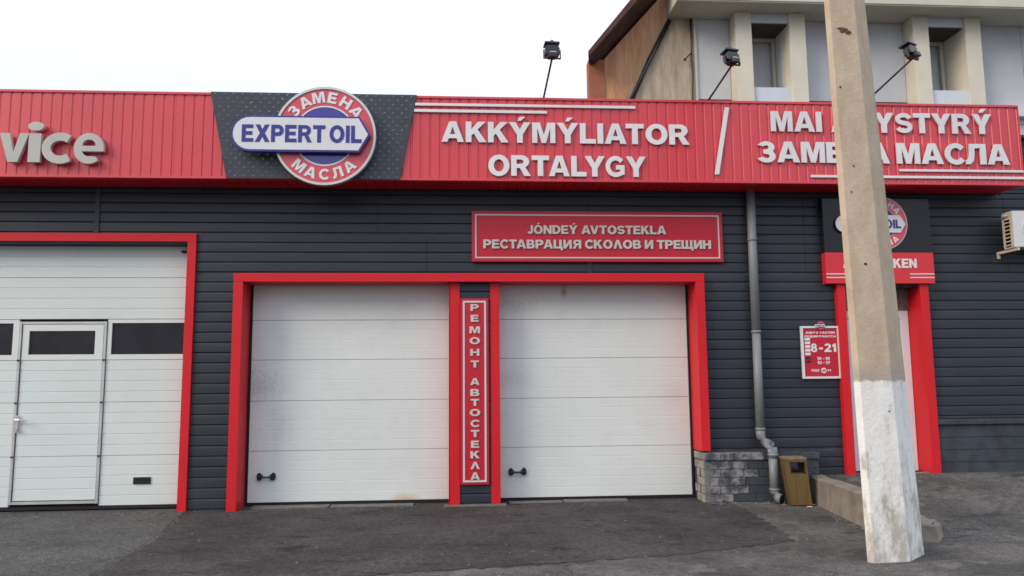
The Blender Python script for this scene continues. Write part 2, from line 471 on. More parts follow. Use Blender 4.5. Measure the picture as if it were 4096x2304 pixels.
def link(name, me_or_bm, m, parent=None, smooth=False, bevel=0.0):
    if isinstance(me_or_bm, bmesh.types.BMesh):
        bm = me_or_bm
        if bevel > 0:
            bmesh.ops.bevel(bm, geom=bm.edges[:], offset=bevel, segments=2, affect='EDGES', profile=0.6)
        bmesh.ops.recalc_face_normals(bm, faces=bm.faces[:])
        me = bpy.data.meshes.new(name)
        bm.to_mesh(me); bm.free()
        me.materials.append(m)
        if smooth:
            for p in me.polygons: p.use_smooth = True
    else:
        me = me_or_bm
    o = bpy.data.objects.new(name, me)
    COL.objects.link(o)
    if parent is not None:
        o.parent = parent
        o.matrix_parent_inverse = Matrix.Translation(-Vector(parent_loc(parent)))
    return o


def parent_loc(o):
    v = Vector(o.location)
    while o.parent:
        o = o.parent
        v = v + Vector(o.location) if not o.type == 'MESH' else v
    return v


def bx(name, x0, x1, y0, y1, z0, z1, m, parent=None, bevel=0.0):
    bm = bmesh.new(); box(bm, x0, x1, y0, y1, z0, z1)
    return link(name, bm, m, parent, bevel=bevel)


def thing(name, label, cat, loc=(0, 0, 0), group=None):
    o = bpy.data.objects.new(name, None)
    o.empty_display_size = 0.2
    o.location = loc
    COL.objects.link(o)
    o['label'] = label; o['category'] = cat
    if group: o['group'] = group
    return o


def tag(o, label, cat, group=None):
    o['label'] = label; o['category'] = cat
    if group: o['group'] = group
    return o


def structure(o):
    o['kind'] = 'structure'
    return o


# ------------------------------------------------------------------ lettering (own polygon glyphs, cap height 1)
S, T = 0.27, 0.205


def ell(cx, cy, rx, ry, a0, a1, n=14):
    return [(cx + rx * math.cos(R(a0 + (a1 - a0) * i / n)), cy + ry * math.sin(R(a0 + (a1 - a0) * i / n))) for i in range(n + 1)]


def stroke(path, w):
    L, Rr = [], []
    n = len(path)
    for i, p in enumerate(path):
        p = Vector(p)
        d0 = (p - Vector(path[i - 1])).normalized() if i > 0 else None
        d1 = (Vector(path[i + 1]) - p).normalized() if i < n - 1 else None
        if d0 is None: d0 = d1
        if d1 is None: d1 = d0
        t = (d0 + d1).normalized()
        nn = Vector((-t.y, t.x))
        k = (w / 2) / max(0.45, nn.dot(Vector((-d0.y, d0.x))))
        L.append(tuple(p + nn * k)); Rr.append(tuple(p - nn * k))
    return L + Rr[::-1]


def circ(cx, cy, rx, ry, n=24):
    return ell(cx, cy, rx, ry, 0, 360 - 360 / n, n - 1)


G = {}
G['A'] = [([(0, 0), (.36, 1), (.69, 1), (1.05, 0), (.77, 0), (.715, .18), (.335, .18), (.28, 0)], [[(.40, .375), (.65, .375), (.525, .75)]])]
G['E'] = [([(0, 0), (0, 1), (.80, 1), (.80, .79), (S, .79), (S, .61), (.74, .61), (.74, .40), (S, .40), (S, .21), (.82, .21), (.82, 0)], [])]
G['K'] = [([(0, 0), (0, 1), (S, 1), (S, .63), (.58, 1), (.94, 1), (.56, .62), (.98, 0), (.64, 0), (.38, .43), (S, .32), (S, 0)], [])]
G['Y'] = [([(.37, 0), (.37, .40), (0, 1), (.31, 1), (.505, .65), (.70, 1), (1.01, 1), (.64, .40), (.64, 0)], [])]
ACC = lambda x: ([(x - .10, 1.08), (x + .00, 1.27), (x + .28, 1.27), (x + .06, 1.08)], [])
G['Ý'] = G['Y'] + [ACC(.50)]
G['M'] = [([(0, 0), (0, 1), (.37, 1), (.55, .40), (.73, 1), (1.10, 1), (1.10, 0), (.86, 0), (.86, .74), (.65, 0), (.45, 0), (.24, .74), (.24, 0)], [])]
G['L'] = [([(0, 0), (0, 1), (S, 1), (S, .22), (.76, .22), (.76, 0)], [])]
G['I'] = [([(0, 0), (0, 1), (S, 1), (S, 0)], [])]
G['T'] = [([(.30, 0), (.30, .78), (0, .78), (0, 1), (.87, 1), (.87, .78), (.57, .78), (.57, 0)], [])]
G['O'] = [(circ(.53, .5, .53, .52), [circ(.53, .5, .255, .30)])]
G['P'] = [([(0, 0), (0, 1)] + ell(.50, .675, .38, .325, 90, -90, 12) + [(S, .35), (S, 0)], [[(S, .56)] + ell(.45, .675, .155, .115, -90, 90, 8) + [(S, .79)]])]
G['R'] = [([(0, 0), (0, 1)] + ell(.52, .695, .38, .305, 90, -62, 12) + [(.98, 0), (.66, 0), (.44, .38), (S, .38), (S, 0)], [[(S, .58)] + ell(.47, .69, .155, .11, -90, 90, 8) + [(S, .80)]])]
G['B'] = [([(0, 0), (0, 1)] + ell(.50, .745, .34, .255, 90, -50, 10) + ell(.52, .285, .39, .285, 50, -90, 10), [[(S, .60)] + ell(.47, .70, .11, .10, -90, 90, 8) + [(S, .80)], [(S, .20)] + ell(.49, .30, .14, .10, -90, 90, 8) + [(S, .40)]])]
G['S'] = [(stroke(ell(.44, .70, .315, .195, 12, 262, 16) + ell(.44, .30, .325, .195, 82, -168, 16), .215), [])]
G['C'] = [(stroke(ell(.52, .5, .395, .41, 38, 322, 22), .235), [])]
G['G'] = [(stroke(ell(.52, .5, .395, .41, 38, 300, 20) + [(.86, .20), (.86, .46), (.55, .46)], .215), [])]
G['З'] = [(stroke(ell(.34, .71, .29, .185, 165, -62, 14) + [(.30, .52)], .205), []), (stroke([(.30, .515)] + ell(.34, .29, .34, .19, 62, -165, 16), .205), [])]
G['З'] = [([p for p in ell(.36, .72, .39, .28, 160, -38, 16)] + [p for p in ell(.36, .28, .43, .30, 34, -162, 18)] + ell(.36, .29, .16, .105, 200, 420, 10) + [(.24, .415), (.24, .60)] + ell(.36, .72, .13, .095, -62, 160, 10), [])]
G['Н'] = [([(0, 0), (0, 1), (S, 1), (S, .62), (.67, .62), (.67, 1), (.94, 1), (.94, 0), (.67, 0), (.67, .40), (S, .40), (S, 0)], [])]
G['Л'] = [([(0, 0), (0, .21), (.10, .25), (.17, .42), (.19, .70), (.19, 1), (.98, 1), (.98, 0), (.71, 0), (.71, .79), (.43, .79), (.42, .50), (.36, .18), (.20, .01)], [])]
G['Λ'] = [([(0, 0), (.37, 1), (.66, 1), (1.03, 0), (.74, 0), (.515, .66), (.29, 0)], [])]
G['И'] = [([(0, 0), (0, 1), (.26, 1), (.26, .42), (.67, 1), (.94, 1), (.94, 0), (.68, 0), (.68, .58), (.27, 0)], [])]
G['N'] = [([(0, 0), (0, 1), (.27, 1), (.68, .42), (.68, 1), (.94, 1), (.94, 0), (.67, 0), (.26, .58), (.26, 0)], [])]
G['Ц'] = [([(0, 0), (0, 1), (S, 1), (S, .21), (.64, .21), (.64, 1), (.91, 1), (.91, .21), (1.02, .21), (1.02, -.20), (.80, -.20), (.80, 0)], [])]
G['Щ'] = [([(0, 0), (0, 1), (.25, 1), (.25, .21), (.50, .21), (.50, 1), (.75, 1), (.75, .21), (1.0, .21), (1.0, 1), (1.25, 1), (1.25, .21), (1.36, .21), (1.36, -.20), (1.15, -.20), (1.15, 0)], [])]
G['Я'] = [([(.98 - x, y) for x, y in G['R'][0][0]], [[(.98 - x, y) for x, y in G['R'][0][1][0]]])]
G['D'] = [([(0, 0), (0, 1)] + ell(.45, .5, .50, .5, 90, -90, 16), [[(S, .21)] + ell(.42, .5, .26, .29, -90, 90, 10) + [(S, .79)]])]
G['V'] = [([(0, 1), (.29, 1), (.515, .34), (.74, 1), (1.03, 1), (.66, 0), (.37, 0)], [])]
G['J'] = [(stroke([(.52, 1), (.52, .36)] + ell(.31, .30, .21, .19, -10, -165, 10), .25), [])]
G['X'] = [([(0, 0), (.35, .51), (.03, 1), (.36, 1), (.52, .71), (.69, 1), (1.01, 1), (.69, .51), (1.04, 0), (.71, 0), (.52, .31), (.33, 0)], [])]
G['U'] = [([(0, 1), (S, 1), (S, .40)] + ell(.46, .38, .19, .17, 180, 360, 8) + [(.65, 1), (.92, 1)] + ell(.46, .38, .46, .40, 0, -180, 14), [])]
G['F'] = [([(0, 0), (0, 1), (.78, 1), (.78, .79), (S, .79), (S, .60), (.70, .60), (.70, .39), (S, .39), (S, 0)], [])]
G['W'] = [([(0, 1), (.27, 1), (.42, .38), (.60, 1), (.84, 1), (1.02, .38), (1.17, 1), (1.44, 1), (1.16, 0), (.89, 0), (.72, .58), (.55, 0), (.28, 0)], [])]
G['Ж'] = [([(.42, 0), (.42, .38), (.25, 0), (0, 0), (.22, .52), (.02, 1), (.27, 1), (.42, .64), (.42, 1), (.66, 1), (.66, .64), (.81, 1), (1.06, 1), (.86, .52), (1.08, 0), (.83, 0), (.66, .38), (.66, 0)], [])]
G['Б'] = [([(0, 0), (0, 1), (.78, 1), (.78, .80), (S, .80), (S, .62)] + ell(.48, .31, .38, .31, 90, -90, 12), [[(S, .20)] + ell(.44, .31, .16, .11, -90, 90, 8) + [(S, .42)]])]
G['8'] = [(ell(.42, .745, .36, .275, -42, 222, 16) + ell(.42, .285, .42, .305, 138, 402, 18), [circ(.42, .735, .13, .10, 14), circ(.42, .29, .16, .12, 14)])]
G['-'] = [([(0, .32), (0, .54), (.42, .54), (.42, .32)], [])]
G['2'] = [([(0, 0), (0, .16), (.42, .50)] + ell(.40, .70, .12, .10, -20, 165, 8) + ell(.40, .68, .385, .335, 165, -35, 14) + [(.44, .22), (.82, .22), (.82, 0)], [])]
G['1'] = [([(.17, 0), (.17, .66), (0, .62), (0, .82), (.24, 1), (.45, 1), (.45, 0)], [])]
G['0'] = [(circ(.42, .5, .42, .51), [circ(.42, .5, .16, .29, 16)])]
G['7'] = [([(.12, 0), (.48, .78), (0, .78), (0, 1), (.80, 1), (.80, .82), (.42, 0)], [])]
G['9'] = [([p for p in ell(.42, .66, .42, .35, 200, -20, 16)] + ell(.40, .42, .44, .44, 5, -95, 8) + [(.10, -.02), (.10, .18), (.36, .20), (.50, .36)] + ell(.40, .66, .40, .33, 285, 205, 6), [circ(.42, .67, .15, .12, 14)])]
for cyr, lat in zip('АЕКМНОРСТВУХ', 'AEKMHOPCTBYX'):
    if lat in G: G[cyr] = G[lat]
G['Н'] = G['Н']
G['Ó'] = G['O'] + [ACC(.48)]
G['Á'] = G['A'] + [ACC(.46)]
G['Ú'] = G['U'] + [ACC(.42)]
G['Ы'] = [([(0, 0), (0, 1), (S, 1), (S, .63)] + ell(.42, .315, .36, .315, 90, -90, 10), [[(S, .20)] + ell(.40, .315, .13, .115, -90, 90, 8) + [(S, .43)]]), ([(.86, 0), (.86, 1), (1.12, 1), (1.12, 0)], [])]
# lower case, x height 1
G['v'] = [([(0, 1), (.33, 1), (.47, .36), (.49, .36), (.66, 1), (.97, 1), (.63, 0), (.31, 0)], [])]
G['i'] = [([(0, 0), (0, 1), (.36, 1), (.36, 0)], []), (circ(.19, 1.25, .235, .155, 20), [])]
G['c'] = [(stroke(ell(.60, .5, .44, .385, 52, 308, 22), .27), [])]
G['e'] = [(ell(.53, .5, .53, .515, -8, 308, 26) + [(.80, .22)] + ell(.55, .47, .27, .235, -75, -172, 10) + [(.28, .40), (1.04, .40)], [[(.295, .585), (.76, .585)] + ell(.53, .60, .235, .20, 8, 172, 10)])]
GW = {ch: max(p[0] for o, h in parts for p in o) for ch, parts in G.items()}
TIGHT = {('L', 'Y'): -.16, ('A', 'L'): .0, ('A', 'T'): -.10, ('T', 'A'): -.10, ('T', 'Y'): -.02, ('Y', 'G'): -.05, ('A', 'Y'): -.10, ('V', 'T'): -.02,
         ('A', 'V'): -.12, ('R', 'T'): -.03, ('I', 'A'): -.02, ('P', 'A'): -.06, ('L', 'A'): .0, ('T', 'Ý'): -.02, ('Y', 'R'): -.02, ('K', 'Ý'): -.06,
         ('Р', 'А'): -.06, ('Т', 'А'): -.10, ('K', 'K'): -.02}
GMESH = {}


def glyph_mesh(ch, depth, m, key):
    k = (ch, depth, m.name, key)
    if k in GMESH: return GMESH[k]
    bm = bmesh.new()
    for outer, holes in G[ch]:
        loops = [outer] + holes
        flat = [p for l in loops for p in l]
        tris = tessellate_polygon([[Vector((p[0], p[1], 0)) for p in l] for l in loops])
        f = [bm.verts.new((p[0], -depth, p[1])) for p in flat]
        bk = [bm.verts.new((p[0], 0, p[1])) for p in flat]
        for t in tris:
            if len(set(t)) < 3: continue
            try:
                bm.faces.new([f[i] for i in t]); bm.faces.new([bk[i] for i in t[::-1]])
            except ValueError:
                pass
        off = 0
        for l in loops:
            n = len(l)
            for i in range(n):
                a, b = off + i, off + (i + 1) % n
                try: bm.faces.new((f[a], f[b], bk[b], bk[a]))
                except ValueError: pass
            off += n
    bmesh.ops.recalc_face_normals(bm, faces=bm.faces[:])
    me = bpy.data.meshes.new('letter')
    bm.to_mesh(me); bm.free(); me.materials.append(m)
    GMESH[k] = me
    return me


def layout(text, gap=.11, space=.36):
    xs, x, prev = [], 0, None
    for ch in text:
        if ch == ' ':
            x += space; prev = None; continue
        if prev is not None: x += gap + TIGHT.get((prev, ch), 0)
        xs.append((ch, x)); x += GW[ch]; prev = ch
    return xs, x


def line_of_letters(text, x0, x1, z, cap, y, depth, m, parent, gap=.11, space=.40, name='letter', thin=1.0):
    xs, w = layout(text, gap, space)
    sx = (x1 - x0) / w
    for ch, x in xs:
        o = link(name, glyph_mesh(ch, 1.0, m, 0), m, parent)
        o.location = (x0 + x * sx, y, z)
        o.scale = (sx, depth, cap)
    return


def arc_letters(text, cx, cz, r, cap, a_mid, a_span, y, depth, m, parent, bottom=False, wscale=1.0):
    n = len(text)
    for i, ch in enumerate(text):
        a = a_mid + a_span * ((i + .5) / n - .5) * (1 if bottom else -1)
        o = link('letter', glyph_mesh(ch, 1.0, m, 0), m, parent)
        w = GW[ch] * cap * wscale
        ar = R(a)
        rot = ar - math.pi / 2 if not bottom else ar + math.pi / 2
        c = Vector((cx + r * math.cos(ar), 0, cz + r * math.sin(ar)))
        xd = Vector((math.cos(rot), 0, math.sin(rot))); zd = Vector((-math.sin(rot), 0, math.cos(rot)))
        base = c - xd * w / 2 - zd * cap / 2
        o.location = (base.x, y, base.z)
        o.rotation_euler = (0, -rot, 0)
        o.scale = (cap * wscale, depth, cap)


def flat_text(name, items, m, parent, y):
    """several lines of small print joined into one thin mesh"""
    bm = bmesh.new()
    for text, x0, x1, z, cap in items:
        xs, w = layout(text, .12, .45)
        sx = (x1 - x0) / w
        for ch, x in xs:
            t = bmesh.new(); t.from_mesh(glyph_mesh(ch, 1.0, m, 0))
            for v in t.verts: v.co = Vector((x0 + (x + v.co.x) * sx, y + v.co.y * .003, z + v.co.z * cap))
            me = bpy.data.meshes.new('tmp'); t.to_mesh(me); t.free(); bm.from_mesh(me); bpy.data.meshes.remove(me)
    return link(name, bm, m, parent)


def outline_prism(bm, pts, y0, y1):
    tris = tessellate_polygon([[Vector((p[0], p[1], 0)) for p in pts]])
    f = [bm.verts.new((p[0], y0, p[1])) for p in pts]; b = [bm.verts.new((p[0], y1, p[1])) for p in pts]
    for t in tris:
        bm.faces.new([f[i] for i in t]); bm.faces.new([b[i] for i in t[::-1]])
    n = len(pts)
    for i in range(n): bm.faces.new((f[i], f[(i + 1) % n], b[(i + 1) % n], b[i]))


def ring_prism(bm, cx, cz, ro, ri, y0, y1, n=64):
    def rg(r, y): return [bm.verts.new((cx + r * math.cos(2 * math.pi * k / n), y, cz + r * math.sin(2 * math.pi * k / n))) for k in range(n)]
    a, b, c, d = rg(ro, y0), rg(ri, y0), rg(ro, y1), rg(ri, y1)
    for k in range(n):
        j = (k + 1) % n
        bm.faces.new((a[k], a[j], b[j], b[k])); bm.faces.new((c[k], d[k], d[j], c[j]))
        bm.faces.new((a[k], c[k], c[j], a[j])); bm.faces.new((b[k], b[j], d[j], d[k]))


# ================================================================== GROUND
def grid_sheet(name, x0, x1, y0, y1, m, z, nx=2, ny=2, fz=None):
    bm = bmesh.new()
    vs = [[bm.verts.new((x0 + (x1 - x0) * i / nx, y0 + (y1 - y0) * j / ny, z + (fz(x0 + (x1 - x0) * i / nx, y0 + (y1 - y0) * j / ny) if fz else 0))) for i in range(nx + 1)] for j in range(ny + 1)]
    for j in range(ny):
        for i in range(nx):
            bm.faces.new((vs[j][i], vs[j][i + 1], vs[j + 1][i + 1], vs[j + 1][i]))
    return link(name, bm, m)


structure(grid_sheet('ground', -300, 300, -300, 300, ASPH, 0))


def poly_sheet(name, pts, z, m, jit=0.03, sub=10):
    out = []
    n = len(pts)
    for i in range(n):
        a, b = Vector(pts[i]), Vector(pts[(i + 1) % n])
        k = max(1, int((b - a).length * sub))
        for j in range(k):
            p = a.lerp(b, j / k)
            out.append((p.x + random.uniform(-jit, jit), p.y + random.uniform(-jit, jit)))
    bm = bmesh.new()
    tris = tessellate_polygon([[Vector((p[0], p[1], 0)) for p in out]])
    v = [bm.verts.new((p[0], p[1], z)) for p in out]
    vb = [bm.verts.new((p[0], p[1], -0.01)) for p in out]
    for t in tris: bm.faces.new([v[i] for i in t])
    for i in range(len(out)):
        j = (i + 1) % len(out)
        bm.faces.new((v[i], v[j], vb[j], vb[i]))
    return link(name, bm, m)


structure(poly_sheet('left_driveway', [(-7.7, 0.20), (-3.22, 0.20), (-3.17, -0.2), (-2.98, -1.3), (-2.86, -2.3), (-3.0, -4.6), (-7.7, -4.6)], 0.003, ASPL, 0.012))
structure(poly_sheet('driveway_patch', [(-3.16, -0.02), (-3.14, -0.25), (-2.93, -1.3), (-2.83, -2.15), (-2.9, -3.2), (-1.2, -3.34), (0.40, -3.08), (1.7, -2.86), (2.55, -2.58), (3.05, -2.38),
                                        (3.15, -1.6), (3.22, -1.0), (3.25, -0.20), (3.0, 0.0), (2.96, .30), (-2.6, .30), (-2.62, -0.02)], 0.006, ASPD, 0.03, 14))


def kerb_x(y):
    # left edge of the raised pavement
    ks = [(0.0, 4.30), (-0.42, 4.19), (-1.78, 4.03), (-2.45, 4.14), (-3.2, 4.3)]
    for (ya, xa), (yb, xb) in zip(ks, ks[1:]):
        if y >= yb: return xa + (xb - xa) * (ya - y) / (ya - yb)
    return 4.3


def pave_z(x, y):
    t = max(0, min(1, (y + 3.1) / 3.0))
    return 0.30 * t ** 1.6 - 0.003


bm = bmesh.new()
rows = 16
vs = []
for j in range(rows + 1):
    y = 0.30 - 3.5 * j / rows
    xl = kerb_x(min(y, 0)) + .10
    row = [bm.verts.new((xl + (14 - xl) * (i / 24) ** 1.6, y, (pave_z(0, min(y, -0.1)) if y > -2.2 else -.012 + (pave_z(0, y) + .012) * min(1, i / 5)))) for i in range(25)]
    vs.append(row)
for j in range(rows):
    for i in range(24): bm.faces.new((vs[j][i], vs[j][i + 1], vs[j + 1][i + 1], vs[j + 1][i]))
structure(link('raised_pavement', bm, ASPH))

# retaining kerb of the raised pavement
bm = bmesh.new()
kp = [(-0.02, .305), (-0.42, .31), (-1.0, .325), (-1.78, .325), (-2.25, .235), (-2.5, .17)]
ra, rb, rc, rd = [], [], [], []
for y, zt in kp:
    x = kerb_x(y)
    ra.append(bm.verts.new((x - .02, y, -.05))); rb.append(bm.verts.new((x, y, zt - .02)))
    rc.append(bm.verts.new((x + .03, y, zt))); rd.append(bm.verts.new((x + .17, y, zt - .005)))
end = [(4.28, -2.58, .155), (4.48, -2.34, .125), (4.66, -2.06, .09), (4.74, -1.86, .07)]
for x, y, zt in end:
    ra.append(bm.verts.new((x + .015, y - .03, -.05))); rb.append(bm.verts.new((x, y, zt - .02)))
    rc.append(bm.verts.new((x - .02, y + .03, zt))); rd.append(bm.verts.new((x - .12, y + .14, zt - .03)))
re_ = [bm.verts.new((v.co.x, v.co.y, -.05)) for v in rd]
for A_, B_ in ((ra, rb), (rb, rc), (rc, rd), (rd, re_)):
    for i in range(len(A_) - 1): bm.faces.new((A_[i], A_[i + 1], B_[i + 1], B_[i]))
for i in (0, len(ra) - 1): bm.faces.new((ra[i], rb[i], rc[i], rd[i], re_[i]))
structure(link('retaining_kerb', bm, CONC))

# grit and small stones gathered along walls and scattered over the yard (too many to count)
bm = bmesh.new()
def pebble(x, y, z, s):
    n = 5
    a0 = random.uniform(0, 6)
    b_ = [bm.verts.new((x + s * random.uniform(.7, 1.2) * math.cos(a0 + 2 * math.pi * k / n), y + s * random.uniform(.7, 1.2) * math.sin(a0 + 2 * math.pi * k / n), z)) for k in range(n)]
    t_ = bm.verts.new((x, y, z + s * random.uniform(.5, .9)))
    for k in range(n): bm.faces.new((b_[k], b_[(k + 1) % n], t_))
for k in range(1400):
    m_ = random.random()
    if m_ < .30: x, y = random.uniform(-7, 3.0), -abs(random.gauss(0, .10)) - .02
    elif m_ < .45: x, y = random.uniform(3.0, 4.15), -.17 - abs(random.gauss(0, .10))
    elif m_ < .60:
        y = random.uniform(-2.4, -.1); x = kerb_x(y) - .03 - abs(random.gauss(0, .06))
    else: x, y = random.uniform(-7, 4.0), random.uniform(-5.0, -.2)
    if 3.2 < x < 3.95 and -3.35 < y < -2.7: continue
    pebble(x, y, .004, random.choice((.006, .008, .010, .014)))
o = link('grit', bm, mat('grey_grit', (0.14, 0.13, 0.12), .9, .2, var=.5, vscale=30))
o['label'] = 'loose grit and small stones along the wall foot and over the asphalt'; o['category'] = 'gravel'; o['kind'] = 'stuff'

# concrete threshold strips
for i, (a, b, y0, y1, h) in enumerate([(-2.45, -1.55, .02, .20, .022), (-1.53, -.55, .03, .20, .018), (-.18, .56, -.09, .03, .02), (.60, 1.25, .06, .20, .018), (1.27, 2.05, .05, .20, .024)]):
    structure(bx('threshold_slab', a, b, y0, y1, 0.0, h, CONCL, bevel=.004))

# ================================================================== AUTO SERVICE BUILDING
bld = thing('service_building', 'low auto service building clad in graphite siding under a red ribbed fascia', 'building', (0, 0, 0))
BX0, BX1 = -7.9, 12.5
# masonry core round the openings
bm = bmesh.new()
Y0, Y1 = 0.0, 0.32
box(bm, BX0, -7.7, Y0, Y1, 0, 5.0)
box(bm, -7.7, -3.262, Y0, Y1, 3.175, 5.0)
box(bm, -3.262, -2.585, Y0, Y1, -.05, 5.0)
box(bm, -2.585, 2.945, Y0, Y1, 2.69, 5.0)
box(bm, -.118, .485, Y0, Y1, -.05, 2.69)
box(bm, 2.945, 4.86, Y0, Y1, -.05, 5.0)
box(bm, 4.86, 5.86, Y0, Y1, 2.62, 5.0)
box(bm, 5.86, BX1, Y0, Y1, -.05, 4.5)
link('wall', bm, BRICKD, bld)
bm = bmesh.new()
box(bm, BX0, BX0 + .2, .32, 4.6, -.05, 4.5); box(bm, BX1 - .2, BX1, .32, 4.6, -.05, 4.5); box(bm, BX0, BX1, 4.6, 4.8, -.05, 4.5)
link('rear_wall', bm, BRICKD, bld)
bx('roof', BX0, BX1, -.0, 4.8, 4.505, 4.60, RAW, bld)
bx('interior_floor', BX0 + .2, BX1 - .2, .33, 4.6, -.04, -.01, CONC, bld)

# siding boards: real individual boards, shared mesh, stretched along x
PITCH_B = 0.1215
Z0 = 0.0165
bm = bmesh.new()
prof = [(0.0, 0.0), (-.006, .003), (-.012, .0065), (-.0145, .012), (-.0140, .060), (-.0120, .100), (-.0095, .114), (-.005, .1205), (0.0, .1205)]
prism_x(bm, prof, 0, 1)
bmesh.ops.recalc_face_normals(bm, faces=bm.faces[:])
board_me = bpy.data.meshes.new('siding_board'); bm.to_mesh(board_me); bm.free(); board_me.materials.append(SIDE)


def boards(x0, x1, z_lo, z_hi, breaks=()):
    k0 = int(math.floor((z_lo - Z0) / PITCH_B + .25))
    k = k0
    while True:
        z = Z0 + k * PITCH_B
        if z > z_hi - .03: break
        zz, hh = z, 1.0
        if z < z_lo: hh = (z + PITCH_B - z_lo) / PITCH_B; zz = z_lo
        if z + PITCH_B > z_hi: hh = (z_hi - z) / PITCH_B
        xs = [x0] + [b for b in breaks if x0 < b < x1] + [x1]
        for a, b in zip(xs, xs[1:]):
            o = bpy.data.objects.new('siding_board', board_me); COL.objects.link(o)
            o.parent = bld
            o.location = (a + .002, random.uniform(-.0012, -.0002), zz)
            o.scale = (b - a - .004, 1.0 + random.uniform(-.05, .05), hh)
        k += 1


boards(BX0, 12.5, 3.285, 3.85, (-4.35, -1.0, 1.62, 4.4, 7.1, 9.8))
boards(-3.165, 12.5, 2.785, 3.285, (-0.4, 1.62, 4.4, 7.1, 9.8))
boards(-3.165, -2.69, 0.02, 2.785)
boards(3.045, 4.76, 2.66, 2.785)
boards(5.955, 12.5, 2.66, 2.785, (8.6,))
boards(3.045, 4.76, .60, 2.66)
boards(4.42, 4.76, .27, .60)
boards(5.955, 12.5, .955, 2.66, (8.6,))
boards(0.008, .380, .03, 2.69)
boards(7.10, 12.5, 3.86, 4.5, (9.8,))
for x, a, b in ((-4.35, 3.285, 3.85), (1.62, 2.785, 2.935)):
    bx('joint_cover', x - .028, x + .028, -.026, -.0165, a, b, SIDE, bld)
bx('corner_trim', 7.06, 7.10, -.03, -.001, 3.852, 4.5, SIDE, bld)
bx('parapet_cap', 7.06, 12.55, -.06, .36, 4.601, 4.64, SIDE, bld)

# fascia box: profiled red sheets, each sheet its own part
FY = -.48
pit = .115
bm = bmesh.new()
pf = []
for i in range(10):
    x = i * pit
    pf += [(x + .002, 0.0), (x + .082, 0.0), (x + .089, .008), (x + .106, .008), (x + .113, 0.0)]
pf = [(0, 0)] + pf + [(10 * pit, 0)]
fr = [(bm.verts.new((x, y, 0)), bm.verts.new((x, y, 1))) for x, y in pf]
for a, b in zip(fr, fr[1:]): bm.faces.new((a[0], b[0], b[1], a[1]))
bk = [(bm.verts.new((x, .014, 0)), bm.verts.new((x, .014, 1))) for x in (0, 10 * pit)]
bm.faces.new((bk[0][0], bk[1][0], bk[1][1], bk[0][1]))
bm.faces.new((fr[0][0], fr[0][1], bk[0][1], bk[0][0])); bm.faces.new((fr[-1][0], fr[-1][1], bk[1][1], bk[1][0]))
bm.faces.new([f[0] for f in fr] + [bk[1][0], bk[0][0]]); bm.faces.new([f[1] for f in fr][::-1] + [bk[0][1], bk[1][1]])
bmesh.ops.recalc_face_normals(bm, faces=bm.faces[:])
sheet_me = bpy.data.meshes.new('profiled_sheet'); bm.to_mesh(sheet_me); bm.free(); sheet_me.materials.append(FRED)
FX0, FX1 = 7.04 - 13 * 1.15, 7.04
for i in range(13):
    o = bpy.data.objects.new('profiled_sheet', sheet_me); COL.objects.link(o); o.parent = bld
    o.location = (FX0 + 1.15 * i + .0005, FY + random.uniform(-.001, .001), 3.872); o.scale = (.999, 1, .985)
bm = bmesh.new()
box(bm, FX0, FX1, FY + .016, .0, 3.870, 3.874); box(bm, FX0, FX0 + .02, FY + .016, 0, 3.874, 4.85)
box(bm, FX1 - .02, FX1, FY + .016, 0, 3.874, 4.85); box(bm, FX0, FX1, FY + .016, 0.0, 4.82, 4.85)
link('fascia_box', bm, RED, bld)
bx('top_trim', FX0 - .02, FX1 + .012, FY - .014, FY + .10, 4.851, 4.882, FRED, bld, bevel=.003)
bx('bottom_trim', FX0 - .02, FX1 + .012, FY - .012, FY + .06, 3.842, 3.869, FRED, bld, bevel=.003)
bx('end_trim', FX1 + .0, FX1 + .014, FY - .013, FY + .05, 3.8695, 4.8505, FRED, bld)
# soffit panels with fine grooves running front to back
for i in range(13):
    bm = bmesh.new()
    for k in range(10):
        a = FX0 + 1.15 * i + k * pit
        box(bm, a + .004, a + pit - .004, FY + .062, -.026, 3.852, 3.864)
    link('soffit_panel', bm, RED, bld)
bx('soffit_backing', FX0, FX1, FY + .062, -.001, 3.8645, 3.8695, RED, bld)

# ---- portals (red coated steel surrounds)
def portal_bar(x0, x1, y0, y1, z0, z1, name='door_surround'):
    return bx(name, x0, x1, y0, y1, z0, z1, RED, bld, bevel=.004)


portal_bar(-7.8, -3.165, -.045, .0, 3.178, 3.28)
portal_bar(-3.268, -3.165, -.0452, .0, .0, 3.1775)
portal_bar(-3.2695, -3.2615, .001, .15, .0, 3.17)
bx('door_head_lining', -7.7, -3.27, -.02, .19, 3.163, 3.1745, SIDE, bld)
portal_bar(-2.688, 3.042, -.12, .0, 2.681, 2.785)
portal_bar(-2.688, -2.576, -.1198, .0, .0, 2.6805)
portal_bar(2.932, 3.042, -.1198, .0, .61, 2.6805)
portal_bar(-2.584, -2.576, .001, .235, .0, 2.68)
portal_bar(2.932, 2.940, .001, .235, .61, 2.68)
bx('door_head_lining', -2.575, 2.931, .001, .235, 2.677, 2.6885, RED, bld)
bx('door_side_seal', -2.576, -2.545, .236, .262, .0, 2.67, SEAL, bld)
bx('door_side_seal', 2.905, 2.9315, .236, .262, .0, 2.67, SEAL, bld)
portal_bar(-.112, .008, -.03, .0, .02, 2.68, 'column_edge')
portal_bar(.380, .492, -.03, .0, .02, 2.68, 'column_edge')
portal_bar(-.1265, -.1185, -.03, .235, .02, 2.676, 'column_edge')
portal_bar(.4855, .4935, .0005, .235, .02, 2.676, 'column_edge')
